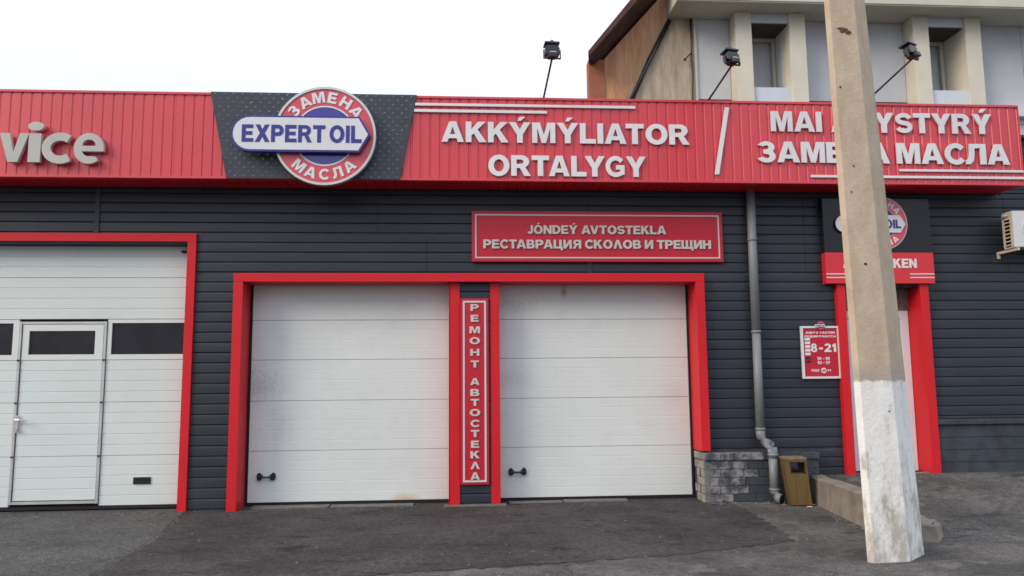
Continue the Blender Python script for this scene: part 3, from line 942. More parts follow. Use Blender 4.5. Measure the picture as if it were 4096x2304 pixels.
# entrance columns
portal_bar(4.755, 4.862, -.09, .0, .28, 2.66)
portal_bar(4.8605, 4.868, .001, .14, .28, 2.62)
portal_bar(5.842, 5.955, -.09, .0, .28, 2.66)
portal_bar(5.846, 5.858, .001, .24, .28, 2.62)


# ---- garage doors
def panel_mesh(w, h, rows, m, groove=.004):
    """sandwich panel with horizontal micro grooves"""
    bm = bmesh.new()
    pr = [(0.04, 0.0014), (0.006, .0014), (0.0, .0048)]
    for r_ in range(1, rows):
        z = h * r_ / rows
        pr += [(0.0, z - .006), (groove, z - .002), (groove, z + .002), (0.0, z + .006)]
    pr += [(0.0, h - .004), (0.004, h - .0015), (0.04, h - .0015)]
    prism_x(bm, pr, 0, w)
    bmesh.ops.recalc_face_normals(bm, faces=bm.faces[:])
    me = bpy.data.meshes.new('door_panel'); bm.to_mesh(me); bm.free(); me.materials.append(m)
    return me


def place(name, me, loc, parent):
    o = bpy.data.objects.new(name, me); COL.objects.link(o); o.parent = parent; o.location = loc
    return o


def door_mid(x0, x1):
    d = bx('garage_door', x0, x1, .292, .315, .0, 2.70, SEAL, bld)
    zs = [(.045, .655, 5), (.655, 1.257, 5), (1.257, 1.755, 4), (1.755, 2.245, 4), (2.245, 2.70, 4)]
    for a, b, n in zs:
        place('door_panel', panel_mesh(x1 - x0, b - a, n, DOORW, .0012), (x0, .25, a), d)
    bx('bottom_seal', x0, x1, .255, .29, .012, .044, SEAL, d)
    return d


def bow_handle(xc, zc, parent):
    bm = bmesh.new()
    for s in (-1, 1):
        pts = [(xc + s * .112, zc + .0), (xc + s * .104, zc + .035), (xc + s * .080, zc + .052), (xc + s * .062, zc + .034), (xc + s * .040, zc + .014),
               (xc + s * .040, zc - .014), (xc + s * .056, zc - .030), (xc + s * .08, zc - .046), (xc + s * .104, zc - .030)]
        if s < 0: pts = pts[::-1]
        outline_prism(bm, pts, .215, .2498)
    tube(bm, [(xc - .07, .205, zc), (xc - .045, .2, zc - .003), (xc, .198, zc - .004), (xc + .045, .2, zc - .003), (xc + .07, .205, zc)], .012, 8)
    return link('handle', bm, BLACK, parent)


d1 = door_mid(-2.545, -.127)
d2 = door_mid(.494, 2.905)
bow_handle(-2.325, .352, d1)
bow_handle(.715, .362, d2)


def door_left():
    x0, x1 = -7.7, -3.27
    d = bx('garage_door', x0, x1, .232, .26, .02, 3.16, SEAL, bld)
    wx0, wx1 = -5.255, -4.268
    Y = .19
    secs = [(.055, .635, 5, 1), (.635, 1.265, 5, 1), (1.265, 1.770, 4, 1)]
    for a, b, n, _ in secs:
        place('door_panel', panel_mesh(wx0 - .022 - x0, b - a, n, DOORW2, .005), (x0, Y, a), d)
        place('door_panel', panel_mesh(x1 - wx1 - .022, b - a, n, DOORW2, .005), (wx1 + .022, Y, a), d)
    # leaf of the wicket door
    for a, b, n in ((.125, .635, 4), (.635, 1.265, 5), (1.265, 1.770, 4)):
        place('wicket_panel', panel_mesh(wx1 - wx0 - .05, b - a, n, DOORW2, .005), (wx0 + .025, Y - .002, a), d)
    # upper solid panels
    for a, b, n in ((2.262, 2.77, 4), (2.77, 3.16, 3)):
        place('door_panel', panel_mesh(x1 - x0, b - a, n, DOORW2, .005), (x0, Y, a), d)
    # glazed band: pane + frame members
    def glazed(a, b, z0, z1, fz0, fz1, ml, mr, y=Y):
        bx('window_pane', a, b, y + .012, y + .018, z0, z1, GLASS, d)
        bm = bmesh.new()
        box(bm, a - ml, b + mr, y - .004, y + .03, fz0, z0); box(bm, a - ml, b + mr, y - .004, y + .03, z1, fz1)
        box(bm, a - ml, a, y - .004, y + .03, z0, z1); box(bm, b, b + mr, y - .004, y + .03, z0, z1)
        link('window_frame', bm, DOORF, d)
    glazed(-4.197, x1 - .002, 1.835, 2.215, 1.773, 2.258, wx1 * -1 - 4.197 - .022 if False else (-4.197 - (wx1 + .022)), .002)
    glazed(-6.5, -5.345, 1.835, 2.215, 1.773, 2.258, .04, (-5.278 + 5.345))
    glazed(-7.64, -6.60, 1.835, 2.215, 1.773, 2.258, .05, .055)
    glazed(-5.155, -4.388, 1.838, 2.122, 1.773, 2.200, .075, .095, Y - .002)
    # thin aluminium profile round the wicket
    bm = bmesh.new()
    for a, b, c, e in ((wx0 - .014, wx0 + .014, .085, 2.235), (wx1 - .014, wx1 + .014, .085, 2.235)):
        box(bm, a, b, Y - .018, Y + .02, c, e)
    box(bm, wx0 + .014, wx1 - .014, Y - .014, Y + .02, 2.205, 2.232); box(bm, wx0 + .014, wx1 - .014, Y - .014, Y + .02, .087, .118)
    link('wicket_frame', bm, ALU, d)
    bx('wicket_top_gap', wx0 - .02, wx1 + .02, Y - .012, Y + .01, 2.2355, 2.2415, SEAL, d)
    for x in (wx0, wx1):
        for z in (.635, 1.265, 1.770):
            bx('hinge_block', x - .015, x + .015, Y - .028, Y - .0185, z - .008, z + .008, SEAL, d)
    bx('bottom_seal', x0, x1, Y + .004, Y + .03, .018, .054, SEAL, d)
    bm = bmesh.new()
    box(bm, -5.235, -5.205, Y - .028, Y - .0185, .92, 1.12)
    tube(bm, [(-5.22, Y - .028, 1.07), (-5.22, Y - .07, 1.07), (-5.17, Y - .078, 1.068), (-5.085, Y - .075, 1.062)], [.014, .012, .012, .009], 10)
    link('lever_handle', bm, SILVER, d)
    bm = bmesh.new(); tube(bm, [(-5.22, Y - .029, .955), (-5.22, Y - .045, .955)], .018, 12)
    link('lock_cylinder', bm, ALU, d)
    bm = bmesh.new()
    box(bm, -3.86, -3.66, Y - .012, Y - .0005, .30, .378); box(bm, -3.85, -3.67, Y - .018, Y - .012, .306, .318); box(bm, -3.85, -3.67, Y - .018, Y - .012, .36, .372)
    link('grip_recess', bm, BLACK, d)
    bx('cable_bracket', -3.40, -3.31, .13, .188, 3.075, 3.10, SEAL, d)
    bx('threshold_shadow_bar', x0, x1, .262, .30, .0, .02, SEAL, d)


door_left()

# ---- brick plinth right of the doors
MB_ = mat
bx('plinth_core', 3.012, 4.372, -.135, -.001, -.03, .50, MORT, bld)
bx('plinth_core', 2.955, 3.012, -.132, .235, -.03, .50, MORT, bld)
rh = .098
for r_ in range(5):
    z = .002 + r_ * rh
    x = 3.012
    first = True
    while x < 4.36:
        L = random.choice((.19, .24, .28, .34)) if not (first and r_ % 2) else .13
        first = False
        x2 = min(x + L, 4.372)
        if 4.372 - x2 < .06: x2 = 4.372
        cx = (x + x2) / 2
        m_ = BRICKP if (cx < 3.42 + .12 * (r_ % 2) + random.uniform(-.03, .05)) else BRICKD
        bx('brick', x + .004, x2 - .004, -.152 + random.uniform(-.004, .004), -.1355, z + .004, z + rh - .004, m_, bld, bevel=.003)
        x = x2
    # left return facing the door
    y = -.135
    while y < .22:
        y2 = min(y + (.12 if (r_ + (y < -.1)) % 2 else .17), .232)
        bx('brick', 2.944 + random.uniform(-.003, .003), 2.954, y + .004, y2 - .004, z + .004, z + rh - .004, BRICKT, bld, bevel=.002)
        y = y2
# capping course
x = 2.944
for i, L in enumerate((.20, .17, .20, .16, .21, .24, .25)):
    x2 = min(x + L, 4.395)
    bx('coping_block', x + .002, x2 - .002, -.178 + random.uniform(-.003, .003), -.026, .504, .585 + random.uniform(-.003, .003), BRICKP if i < 4 else BRICKD, bld, bevel=.006)
    x = x2
bx('coping_block', 2.938, 3.02, -.0255, .235, .504, .587, BRICKT, bld, bevel=.006)
# painted block base right of the entrance
bx('base_core', 5.965, 12.5, -.03, -.001, -.03, .93, BRICKD, bld)
for r_ in range(4):
    z = .27 + r_ * .152
    x = 5.965 - (.16 if r_ % 2 else 0)
    while x < 8.2:
        x2 = x + .39
        xa = max(x, 5.965)
        bx('brick', xa + .0008, x2 - .0008, -.046 + random.uniform(-.0006, .0006), -.0305, z + .003, z + .149, BRICKD, bld, bevel=.002)
        x = x2
bx('base_coping', 5.962, 12.5, -.085, -.0, .885, .95, BRICKD, bld, bevel=.008)

# ---- entrance
bx('entrance_plaster', 4.869, 5.845, .20, .318, 2.345, 2.62, STUCB, bld)
ed = bx('entrance_door', 4.869, 5.845, .30, .318, .275, 2.344, BLACK, bld)
bm = bmesh.new()
box(bm, 4.875, 4.975, .21, .27, .28, 2.34); box(bm, 5.735, 5.84, .21, .27, .28, 2.34); box(bm, 4.975, 5.735, .21, .27, 2.24, 2.34)
link('door_frame', bm, DOORB, ed, bevel=.004)
bm = bmesh.new()
box(bm, 4.98, 5.08, .225, .262, .30, 2.235); box(bm, 5.66, 5.73, .225, .262, .30, 2.235); box(bm, 5.08, 5.66, .225, .262, 2.13, 2.235)
box(bm, 5.08, 5.66, .225, .262, .30, .46); box(bm, 5.08, 5.66, .225, .262, 1.10, 1.20)
link('door_leaf', bm, DOORB, ed, bevel=.004)
bx('door_glass', 5.08, 5.66, .24, .248, 1.20, 2.13, GLASS, ed)
bx('door_infill', 5.08, 5.66, .236, .25, .46, 1.10, DOORB, ed)
bx('sticker', 5.60, 5.655, .2365, .2395, 1.70, 1.83, mat('blue_sticker', (0.05, 0.12, 0.4), .4), ed)
structure(bx('entrance_step', 4.76, 5.96, -.02, .30, .24, .297, CONC))

# ================================================================== SIGNS
# checker plate panel
cp = thing('checker_plate_panel', 'dark studded checker plate panel behind the large round oil sign', 'panel', (-1.8, FY, 3.85))
TZ = [(-2.915, 4.885), (-.505, 4.885), (-.70, 3.845), (-2.70, 3.845)]
bm = bmesh.new(); outline_prism(bm, TZ, FY - .028, FY - .0145)
link('plate', bm, CHECK, cp)
bm = bmesh.new()
row = 0
z = 3.872
while z < 4.87:
    t = (z - 3.845) / 1.04
    xa, xb = -2.70 - .215 * t + .03, -.70 + .195 * t - .03
    k = -30
    while k < 0:
        x = k * .104 + (.052 if row % 2 else 0)
        k += 1
        if not (xa < x < xb): continue
        a = (.55 if row % 2 else -.45)
        ux, uz = math.cos(a) * .021, math.sin(a) * .021
        px_, pz_ = -math.sin(a) * .0095, math.cos(a) * .0095
        b4 = [bm.verts.new((x + ux, FY - .0282, z + uz)), bm.verts.new((x + px_, FY - .0282, z + pz_)), bm.verts.new((x - ux, FY - .0282, z - uz)), bm.verts.new((x - px_, FY - .0282, z - pz_))]
        t_ = bm.verts.new((x, FY - .040, z + .001))
        for i in range(4): bm.faces.new((b4[i], b4[(i + 1) % 4], t_))
    z += .052; row += 1
st = link('stud', bm, STUD, cp)
st['kind'] = 'stuff'

# round logo sign
lg = thing('round_oil_sign', 'large round red and blue oil change sign with EXPERT OIL arrow on the fascia', 'sign', (-1.56, -.6, 4.33))
CX, CZ = -1.560, 4.330
bm = bmesh.new(); tube(bm, [(CX, FY - .038, CZ), (CX, -.602, CZ)], .572, 72)
link('drum', bm, SILVER, lg, smooth=False)
bm = bmesh.new(); ring_prism(bm, CX, CZ, .590, .562, -.632, -.560, 80); link('rim', bm, SILVER, lg, bevel=0)
bm = bmesh.new(); ring_prism(bm, CX, CZ, .560, .362, -.618, -.604, 80); link('red_ring', bm, LOGOR, lg)
bm = bmesh.new(); ring_prism(bm, CX, CZ, .361, .345, -.622, -.604, 72); link('white_ring', bm, WHITE, lg)
bm = bmesh.new(); tube(bm, [(CX, -.604, CZ), (CX, -.617, CZ)], .344, 64); link('blue_disc', bm, BLUEG, lg)
arc_letters('ЗАМЕНА', CX, CZ, .462, .132, 90, 122, -.6185, .008, WHITE, lg, wscale=.98)
arc_letters('МАСЛА', CX, CZ, .462, .126, 270, 96, -.6185, .008, WHITE, lg, bottom=True, wscale=1.0)
# arrow plate
def arrow(xl, xr, zc, h, tip, inset=0.0, n=12):
    hh = h / 2 - inset
    xl += inset
    p = [(xl + hh + hh * math.cos(R(90 + 180 * i / n)), zc + hh * math.sin(R(90 + 180 * i / n))) for i in range(n + 1)]
    k = inset * 1.15
    return p + [(xr - tip - inset * .45, zc - hh), (xr - k, zc), (xr - tip - inset * .45, zc + hh)]
bm = bmesh.new(); outline_prism(bm, arrow(-2.608, -1.028 + .0, 4.325, .425, .125), -.70, -.633); link('arrow_border', bm, BLUE, lg)
bm = bmesh.new(); outline_prism(bm, arrow(-2.608, -1.028, 4.325, .425, .125, .022), -.7045, -.7005); link('arrow_face', bm, PLATEW, lg)
line_of_letters('EXPERT OIL', -2.485, -1.125, 4.222, .205, -.7046, .004, BLUE, lg, gap=.10, space=.30)

# channel letters
vs_ = thing('service_lettering', 'silver raised lower case letters reading vice at the left end of the red fascia', 'lettering', (-4.65, FY, 4.0))
for ch, xa, xb in (('v', -5.225, -4.905), ('i', -4.905, -4.77), ('c', -4.755, -4.425), ('e', -4.405, -4.070)):
    w = .36 if ch == 'i' else GW[ch]
    o = link('letter', glyph_mesh(ch, 1.0, DULL, 1), DULL, vs_)
    x_off = 0
    if ch == 'c': x_off = .04
    o.location = (xa - x_off * .3, FY - .03, 3.998 - (.008 if ch in 'ce' else 0)); o.scale = ((xb - xa) / w, .05, .338 if ch in 'vi' else .352)

BAT = thing('battery_lettering', 'white raised two-line lettering AKKÝMÝLIATOR ORTALYGY on the red fascia', 'lettering', (1.3, FY, 3.9))
line_of_letters('AKKÝMÝLIATOR', -.21, 2.80, 4.310, .252, FY - .010, .022, WHITE, BAT, gap=.085)
line_of_letters('ORTALYGY', .346, 2.25, 3.902, .252, FY - .010, .022, WHITE, BAT, gap=.085)
bx('underline_bar', -.525, 2.143, FY - .026, FY - .0145, 4.755, 4.789, WHITE, BAT, bevel=.003)
bx('underline_bar', -.535, 1.06, FY - .026, FY - .0145, 4.676, 4.712, WHITE, BAT, bevel=.003)
bm = bmesh.new(); outline_prism(bm, [(3.098, 3.945), (3.152, 3.945), (3.313, 4.79), (3.258, 4.79)], FY - .026, FY - .0145)
tag(link('slash_bar', bm, WHITE), 'slanted white slash bar between the two lettered halves of the red fascia', 'bar')
OILT = thing('oil_change_lettering', 'white raised two-line lettering ending in ЗАМЕНА МАСЛА partly behind the pole', 'lettering', (5.2, FY, 3.9))
line_of_letters('MAI AÝYSTYRÝ', 3.83, 6.67, 4.494, .256, FY - .010, .022, WHITE, OILT, gap=.095, space=.50)
line_of_letters('ЗАМЕНА МАСЛА', 3.655, 6.87, 4.102, .262, FY - .010, .022, WHITE, OILT, gap=.085, space=.36)
bx('underline_bar', 5.43, 7.045, FY - .026, FY - .0145, 4.004, 4.034, WHITE, OILT, bevel=.003)
bx('underline_bar', 4.30, 7.045, FY - .026, FY - .0145, 3.918, 3.950, WHITE, OILT, bevel=.003)


def framed_board(t, x0, x1, z0, z1, y0, y1, inset, fw, m=SRED):
    bx('board', x0, x1, y0, y1, z0, z1, m, t, bevel=.004)
    bm = bmesh.new()
    a, b, c, e = x0 + inset, x1 - inset, z0 + inset, z1 - inset
    q0, q1 = y0 - .006, y0 - .0003
    box(bm, a, b, q0, q1, c, c + fw); box(bm, a, b, q0, q1, e - fw, e)
    box(bm, a, a + fw, q0, q1, c + fw, e - fw); box(bm, b - fw, b, q0, q1, c + fw, e - fw)
    link('border_line', bm, mat('pinkish_white_line', (0.60, 0.52, 0.54), .5, .3), t)


WB = thing('windscreen_board', 'wide red signboard on the siding reading JÓNDEÝ AVTOSTEKLA above the two garage doors', 'sign', (1.73, -.04, 2.94))
framed_board(WB, .155, 3.318, 2.937, 3.574, -.060, -.025, .042, .016)
line_of_letters('JÓNDEÝ AVTOSTEKLA', .845, 2.592, 3.284, .108, -.0605, .018, CREAM, WB, gap=.085, space=.45)
line_of_letters('РЕСТАВРАЦИЯ СКОΛОВ И ТРЕЩИН', .297, 3.160, 3.100, .110, -.0605, .018, CREAM, WB, gap=.085, space=.45)

VB = thing('column_sign', 'tall narrow red sign lettered downwards РЕМОНТ АВТОСТЕКЛА on the column between the doors', 'sign', (.185, -.03, .25))
framed_board(VB, .014, .356, .252, 2.482, -.052, -.026, .030, .022)
tops = [285, 343, 405, 463, 525, 587, 680, 738, 790, 843, 900, 952, 1008, 1062, 1118, 1172]
for ch, tp in zip('РЕМОНТАВТОСТЕКΛА', tops):
    z_top = 2.415 - (tp - 285) / (1172 - 285) * (2.415 - .400)
    w = .88 * {'Р': .115, 'М': .145, 'О': .145, 'Т': .115, 'Е': .11, 'Н': .125}.get(ch, .125)
    o = link('letter', glyph_mesh(ch, 1.0, CREAM, 0), CREAM, VB)
    o.location = (.188 - w / 2, -.0525, z_top - .088); o.scale = (w / GW[ch], .012, .083)

# hours board
HB = thing('opening_hours_board', 'small red opening hours board with white frame reading 8 - 21 beside the entrance', 'sign', (4.52, -.03, 1.47))
bx('board', 4.285, 4.755, -.044, -.026, 1.487, 2.110, SRED, HB)
bm = bmesh.new()
box(bm, 4.272, 4.768, -.058, -.025, 1.470, 1.4955); box(bm, 4.272, 4.768, -.058, -.025, 2.100, 2.125)
box(bm, 4.272, 4.298, -.058, -.025, 1.4955, 2.100); box(bm, 4.742, 4.768, -.058, -.025, 1.4955, 2.100)
link('frame', bm, WHITE, HB)
flat_text('print', [('JUMYS TÁRTIBI', 4.33, 4.715, 2.030, .026), ('РЕЖИМ РАБОТЫ', 4.322, 4.722, 1.983, .026), ('8', 4.395, 4.475, 1.800, .105), ('-', 4.500, 4.548, 1.800, .105), ('21', 4.568, 4.72, 1.800, .105),
                    ('10 - 19', 4.470, 4.63, 1.700, .038), ('10 - 17', 4.470, 4.63, 1.648, .038), ('FREE', 4.385, 4.49, 1.556, .030)], WHITE, HB, -.0445)
bm = bmesh.new()
for k in range(5): box(bm, 4.318, 4.388, -.0475, -.0445, 1.945 - k * .046, 1.978 - k * .046)
link('weekday_block', bm, WHITE, HB)
bm = bmesh.new()
for k in range(2): box(bm, 4.323, 4.386, -.0475, -.0445, 1.712 - k * .044, 1.738 - k * .044)
link('weekend_block', bm, BLACK, HB)
bm = bmesh.new(); tube(bm, [(4.545, -.0445, 1.570), (4.545, -.048, 1.570)], .034, 24); link('wifi_badge', bm, PLATEW, HB)
flat_text('wifi_print', [('W', 4.523, 4.567, 1.558, .024)], SRED, HB, -.0482)
flat_text('wifi_print', [('F', 4.597, 4.618, 1.557, .026), ('I', 4.628, 4.636, 1.557, .026)], WHITE, HB, -.0445)
# its small round badge standing over the top edge
bm = bmesh.new(); tube(bm, [(4.53, -.0585, 2.132), (4.53, -.066, 2.132)], .052, 28); link('badge_disc', bm, LOGOR, HB)
bm = bmesh.new(); tube(bm, [(4.53, -.0662, 2.132), (4.53, -.068, 2.132)], .030, 24); link('badge_core', bm, BLUE, HB)
bm = bmesh.new(); outline_prism(bm, arrow(4.447, 4.582, 2.130, .030, .012), -.072, -.0682); link('badge_arrow', bm, PLATEW, HB)
flat_text('badge_print', [('EXPERT OIL', 4.460, 4.568, 2.1235, .013)], BLUE, HB, -.0722)

# entrance sign box
EB = thing('entrance_sign', 'black and red box sign with a round oil logo over the entrance behind the pole', 'sign', (5.31, -.12, 2.65))
def glossy_black():
    return mat('glossy_black_sign_face', (0.010, 0.011, 0.015), 0.18, 0.35, bump=0.25, bscale=2.2)
bx('black_panel', 4.606, 6.018, -.125, -.026, 3.052, 3.752, glossy_black(), EB, bevel=.004)
bx('red_panel', 4.604, 6.024, -.132, -.026, 2.655, 3.050, mat('glossy_red_sign_face', (0.60, 0.02, 0.03), .18, .5), EB, bevel=.004)
line_of_letters('AVTODÚKEN', 4.828, 5.795, 2.853, .118, -.1322, .006, WHITE, EB, gap=.10)
for z in (2.770, 2.725):
    for a, b in ((4.606, 4.95), (5.70, 6.02)): bx('stripe', a, b, -.1345, -.1322, z, z + .012, WHITE, EB)
ex, ez = 5.355, 3.425
bm = bmesh.new(); tube(bm, [(ex, -.1252, ez), (ex, -.150, ez)], .345, 64); link('logo_back', bm, WHITE, EB)
bm = bmesh.new(); ring_prism(bm, ex, ez, .332, .205, -.156, -.1505, 64); link('red_ring', bm, LOGOR, EB)
bm = bmesh.new(); tube(bm, [(ex, -.1505, ez), (ex, -.155, ez)], .195, 48); link('blue_disc', bm, BLUE, EB)
arc_letters('ЗАМЕНА', ex, ez, .268, .078, 90, 124, -.1562, .004, WHITE, EB, wscale=.95)
arc_letters('МАСЛА', ex, ez, .268, .074, 270, 98, -.1562, .004, WHITE, EB, bottom=True, wscale=.95)
bm = bmesh.new(); outline_prism(bm, arrow(4.750, 5.663, ez - .012, .225, .07), -.172, -.1565); link('logo_arrow', bm, PLATEW, EB)
line_of_letters('EXPERT OIL', 4.82, 5.60, ez - .070, .112, -.1722, .004, BLUE, EB, gap=.10, space=.30)

# ================================================================== DOWNPIPE, BIN, AC
DP = thing('downpipe', 'galvanised grey rainwater downpipe with an offset elbow between sign and garage door', 'downpipe', (3.8, -.25, 0))
pr_ = .055
bm = bmesh.new(); tube(bm, [(3.690, -.095, 3.862), (3.683, -.095, 2.06)], pr_, 20); link('upper_pipe', bm, GALV, DP, True)
bm = bmesh.new(); tube(bm, [(3.683, -.095, 2.05), (3.678, -.095, .84)], pr_ * .96, 20); link('middle_pipe', bm, GALV, DP, True)
bm = bmesh.new()
tube(bm, [(3.678, -.095, .86), (3.678, -.097, .80), (3.686, -.105, .75), (3.70, -.125, .715), (3.73, -.18, .69), (3.738, -.235, .675), (3.748, -.262, .64), (3.750, -.268, .59), (3.750, -.268, .53)], pr_ * 1.03, 20)
link('offset_elbow', bm, GALV, DP, True)
bm = bmesh.new(); tube(bm, [(3.750, -.268, .55), (3.752, -.268, .13)], pr_ * .97, 20); link('lower_pipe', bm, GALV, DP, True)
bm = bmesh.new()
tube(bm, [(3.752, -.268, .16), (3.753, -.27, .12), (3.760, -.285, .088), (3.778, -.318, .066), (3.802, -.362, .060)], pr_ * 1.04, 20, cap=False)
link('outlet_shoe', bm, GALV, DP, True)
bm = bmesh.new(); tube(bm, [(3.7995, -.3575, .0605), (3.778, -.318, .066)], pr_ * .97, 20); link('outlet_mouth', bm, SEAL, DP, True)
for i, (x, y, z) in enumerate(((3.683, -.095, 2.04), (3.678, -.095, .85), (3.750, -.268, .555), (3.752, -.268, .15), (3.687, -.095, 3.2))):
    bm = bmesh.new(); tube(bm, [(x, y, z), (x, y, z + .028)], pr_ * 1.13, 20); link('pipe_collar', bm, GALV, DP, True)
    if i in (0, 1, 4): bx('wall_bracket', x - .012, x + .012, y + .04, -.02, z + .004, z + .024, GALV, DP)

BN = thing('litter_bin', 'leaning ochre litter bin with an open slot beside the downpipe', 'bin', (3.96, -.42, 0))
bmr = lambda: bmesh.new()
bw, bd, bh = .235, .20, .535
def lean(bm):
    for v in bm.verts:
        z = v.co.z
        v.co = Matrix.Rotation(R(-9), 4, 'Z') @ v.co
        v.co.x += 3.985 - .060 * (z / bh); v.co.y += -.415 - .01 * z
    return bm
bm = bmesh.new()
t_ = .012
tw = lambda z: 1.0 + .08 * (z / bh)
def taper_box(bm, x0, x1, y0, y1, z0, z1):
    for v in box(bm, x0, x1, y0, y1, z0, z1):
        v.co.x *= tw(v.co.z); v.co.y *= tw(v.co.z)
h2, dd = bw / 2, bd / 2
taper_box(bm, -h2, h2, -dd, -dd + t_, .012, .385)
taper_box(bm, -h2, -h2 + .055, -dd, -dd + t_, .3855, .50)
taper_box(bm, h2 - .022, h2, -dd, -dd + t_, .3855, .50)
taper_box(bm, -h2, h2, -dd, -dd + t_, .5005, bh)
taper_box(bm, -h2, -h2 + t_, -dd + .0125, dd - .0125, .012, bh)
taper_box(bm, h2 - t_, h2, -dd + .0125, dd - .0125, .012, bh)
taper_box(bm, -h2, h2, dd - t_, dd, .012, .40); taper_box(bm, -h2, -h2 + .05, dd - t_, dd, .4005, .50); taper_box(bm, h2 - .05, h2, dd - t_, dd, .4005, .50); taper_box(bm, -h2, h2, dd - t_, dd, .5005, bh)
taper_box(bm, -h2 + .013, h2 - .013, -dd + .013, dd - .013, .012, .03)
link('body', lean(bm), OCHRE, BN)
bm = bmesh.new(); taper_box(bm, -h2 - .006, h2 + .006, -dd - .006, dd + .006, bh + .0005, bh + .022); link('lid', lean(bm), mat('dusty_brown_lid', (0.20, 0.15, 0.10), .8, .2, var=.2, vscale=20), BN, bevel=0)
bm = bmesh.new(); taper_box(bm, -h2 + .05, h2 - .018, -dd - .003, -dd - .0005, .378, .3855); link('slot_trim', lean(bm), BLACK, BN)
bm = bmesh.new(); taper_box(bm, -h2 + .05, h2 - .018, -dd - .003, -dd - .0005, .5, .507); link('slot_trim', lean(bm), BLACK, BN)
bm = bmesh.new(); taper_box(bm, -h2 + .015, h2 - .015, -dd + .016, dd - .016, .031, .385); link('liner', lean(bm), SEAL, BN)

tag(link('paper_scrap', (lambda b: (box(b, 4.005, 4.055, -.60, -.565, .0042, .0085), b)[1])(bmesh.new()), PAPER), 'tiny scrap of white paper on the asphalt in front of the ochre bin', 'litter')
def leaf(name, x, y, s, a, m, z=.004):
    bm = bmesh.new()
    pts = [(-1, 0, 0), (-.4, .45, .25), (.4, .4, .3), (1, 0, .1), (.4, -.4, .25), (-.4, -.42, .2)]
    v = [bm.verts.new((x + s * (p[0] * math.cos(a) - p[1] * math.sin(a)), y + s * (p[0] * math.sin(a) + p[1] * math.cos(a)), z + s * p[2])) for p in pts]
    vb = [bm.verts.new((q.co.x, q.co.y, q.co.z + .004)) for q in v]
    bm.faces.new(v[::-1]); bm.faces.new(vb)
    for i in range(6): bm.faces.new((v[i], v[(i + 1) % 6], vb[(i + 1) % 6], vb[i]))
    return link(name, bm, m)
tag(leaf('fallen_leaf', 4.12, -.50, .035, .4, LEAF), 'curled yellow leaf at the right foot of the ochre bin', 'leaf', 'fallen leaves by the wall')
tag(leaf('fallen_leaf', 3.775, -.46, .025, -.3, LEAFO, .009), 'small orange leaf under the mouth of the downpipe', 'leaf', 'fallen leaves by the wall')

AC = thing('air_conditioner', 'outdoor air conditioner unit with a louvred side tinted as warm-lit on the dark siding', 'air conditioner', (7.3, -.2, 3.08))
ax0, ax1, ay0, ay1, az0, az1 = 6.93, 7.72, -.385, -.195, 3.085, 3.545
bm = bmesh.new()
box(bm, ax0 + .008, ax1, ay0, ay0 + .02, az0, az1); box(bm, ax0 + .008, ax1, ay0 + .02, ay1, az1 - .015, az1); box(bm, ax1 - .012, ax1, ay0 + .02, ay1, az0, az1 - .015)
link('casing', bm, ACW, AC, bevel=.004)
bx('inner_core', ax0 + .04, ax1 - .02, ay0 + .025, ay1, az0 + .01, az1 - .02, SEAL, AC)
bx('base_tray', ax0 + .004, ax1, ay0 + .0205, ay1, az0 - .006, az0 + .009, ACY, AC)
bm = bmesh.new()
box(bm, ax0, ax0 + .012, ay0 + .0205, ay0 + .055, az0 + .0095, az1 - .016); box(bm, ax0, ax0 + .012, ay1 - .03, ay1, az0 + .0095, az1 - .016)
box(bm, ax0, ax0 + .012, ay0 + .055, ay1 - .03, az1 - .10, az1 - .016)
link('side_frame', bm, ACY, AC)
for k in range(7):
    z = az0 + .03 + k * .048
    bx('louvre', ax0 + .001, ax0 + .018, ay0 + .055, ay1 - .03, z, z + .014, ACY, AC)
bm = bmesh.new(); tube(bm, [(ax0 - .002, ay0 + .07, az1 - .055), (ax0 - .035, ay0 + .09, az1 - .045), (ax0 - .02, ay1 - .04, az1 - .06), (ax0 + .005, ay1 - .02, az1 - .075)], .010, 8)
link('refrigerant_pipe', bm, ACY, AC, True)
bm = bmesh.new(); ring_prism(bm, 7.245, 3.315, .195, .183, ay0 - .012, ay0 - .0005, 48); link('fan_ring', bm, ACW, AC)
bm = bmesh.new(); tube(bm, [(7.245, ay0 - .0005, 3.315), (7.245, ay0 - .003, 3.315)], .182, 48); link('fan_opening', bm, mat('fan_grille_grey', (0.16, 0.18, 0.17), .6), AC)
bm = bmesh.new()
for k in range(7): ring_prism(bm, 7.245, 3.315, .03 + k * .023, .026 + k * .023, ay0 - .009, ay0 - .0035, 32)
link('fan_guard', bm, ACW, AC)
bm = bmesh.new()
box(bm, ax0 + .02, ax0 + .05, ay0 - .02, -.024, az0 - .045, az0 - .012); box(bm, ax0 + .02, ax0 + .05, -.05, -.024, az0 - .10, az0 - .0455)
link('bracket', bm, ACY, AC); bm = bmesh.new()
box(bm, ax1 - .10, ax1 - .07, ay0 - .02, -.024, az0 - .045, az0 - .012); box(bm, ax1 - .10, ax1 - .07, -.05, -.024, az0 - .10, az0 - .0455)
link('bracket', bm, ACY, AC)

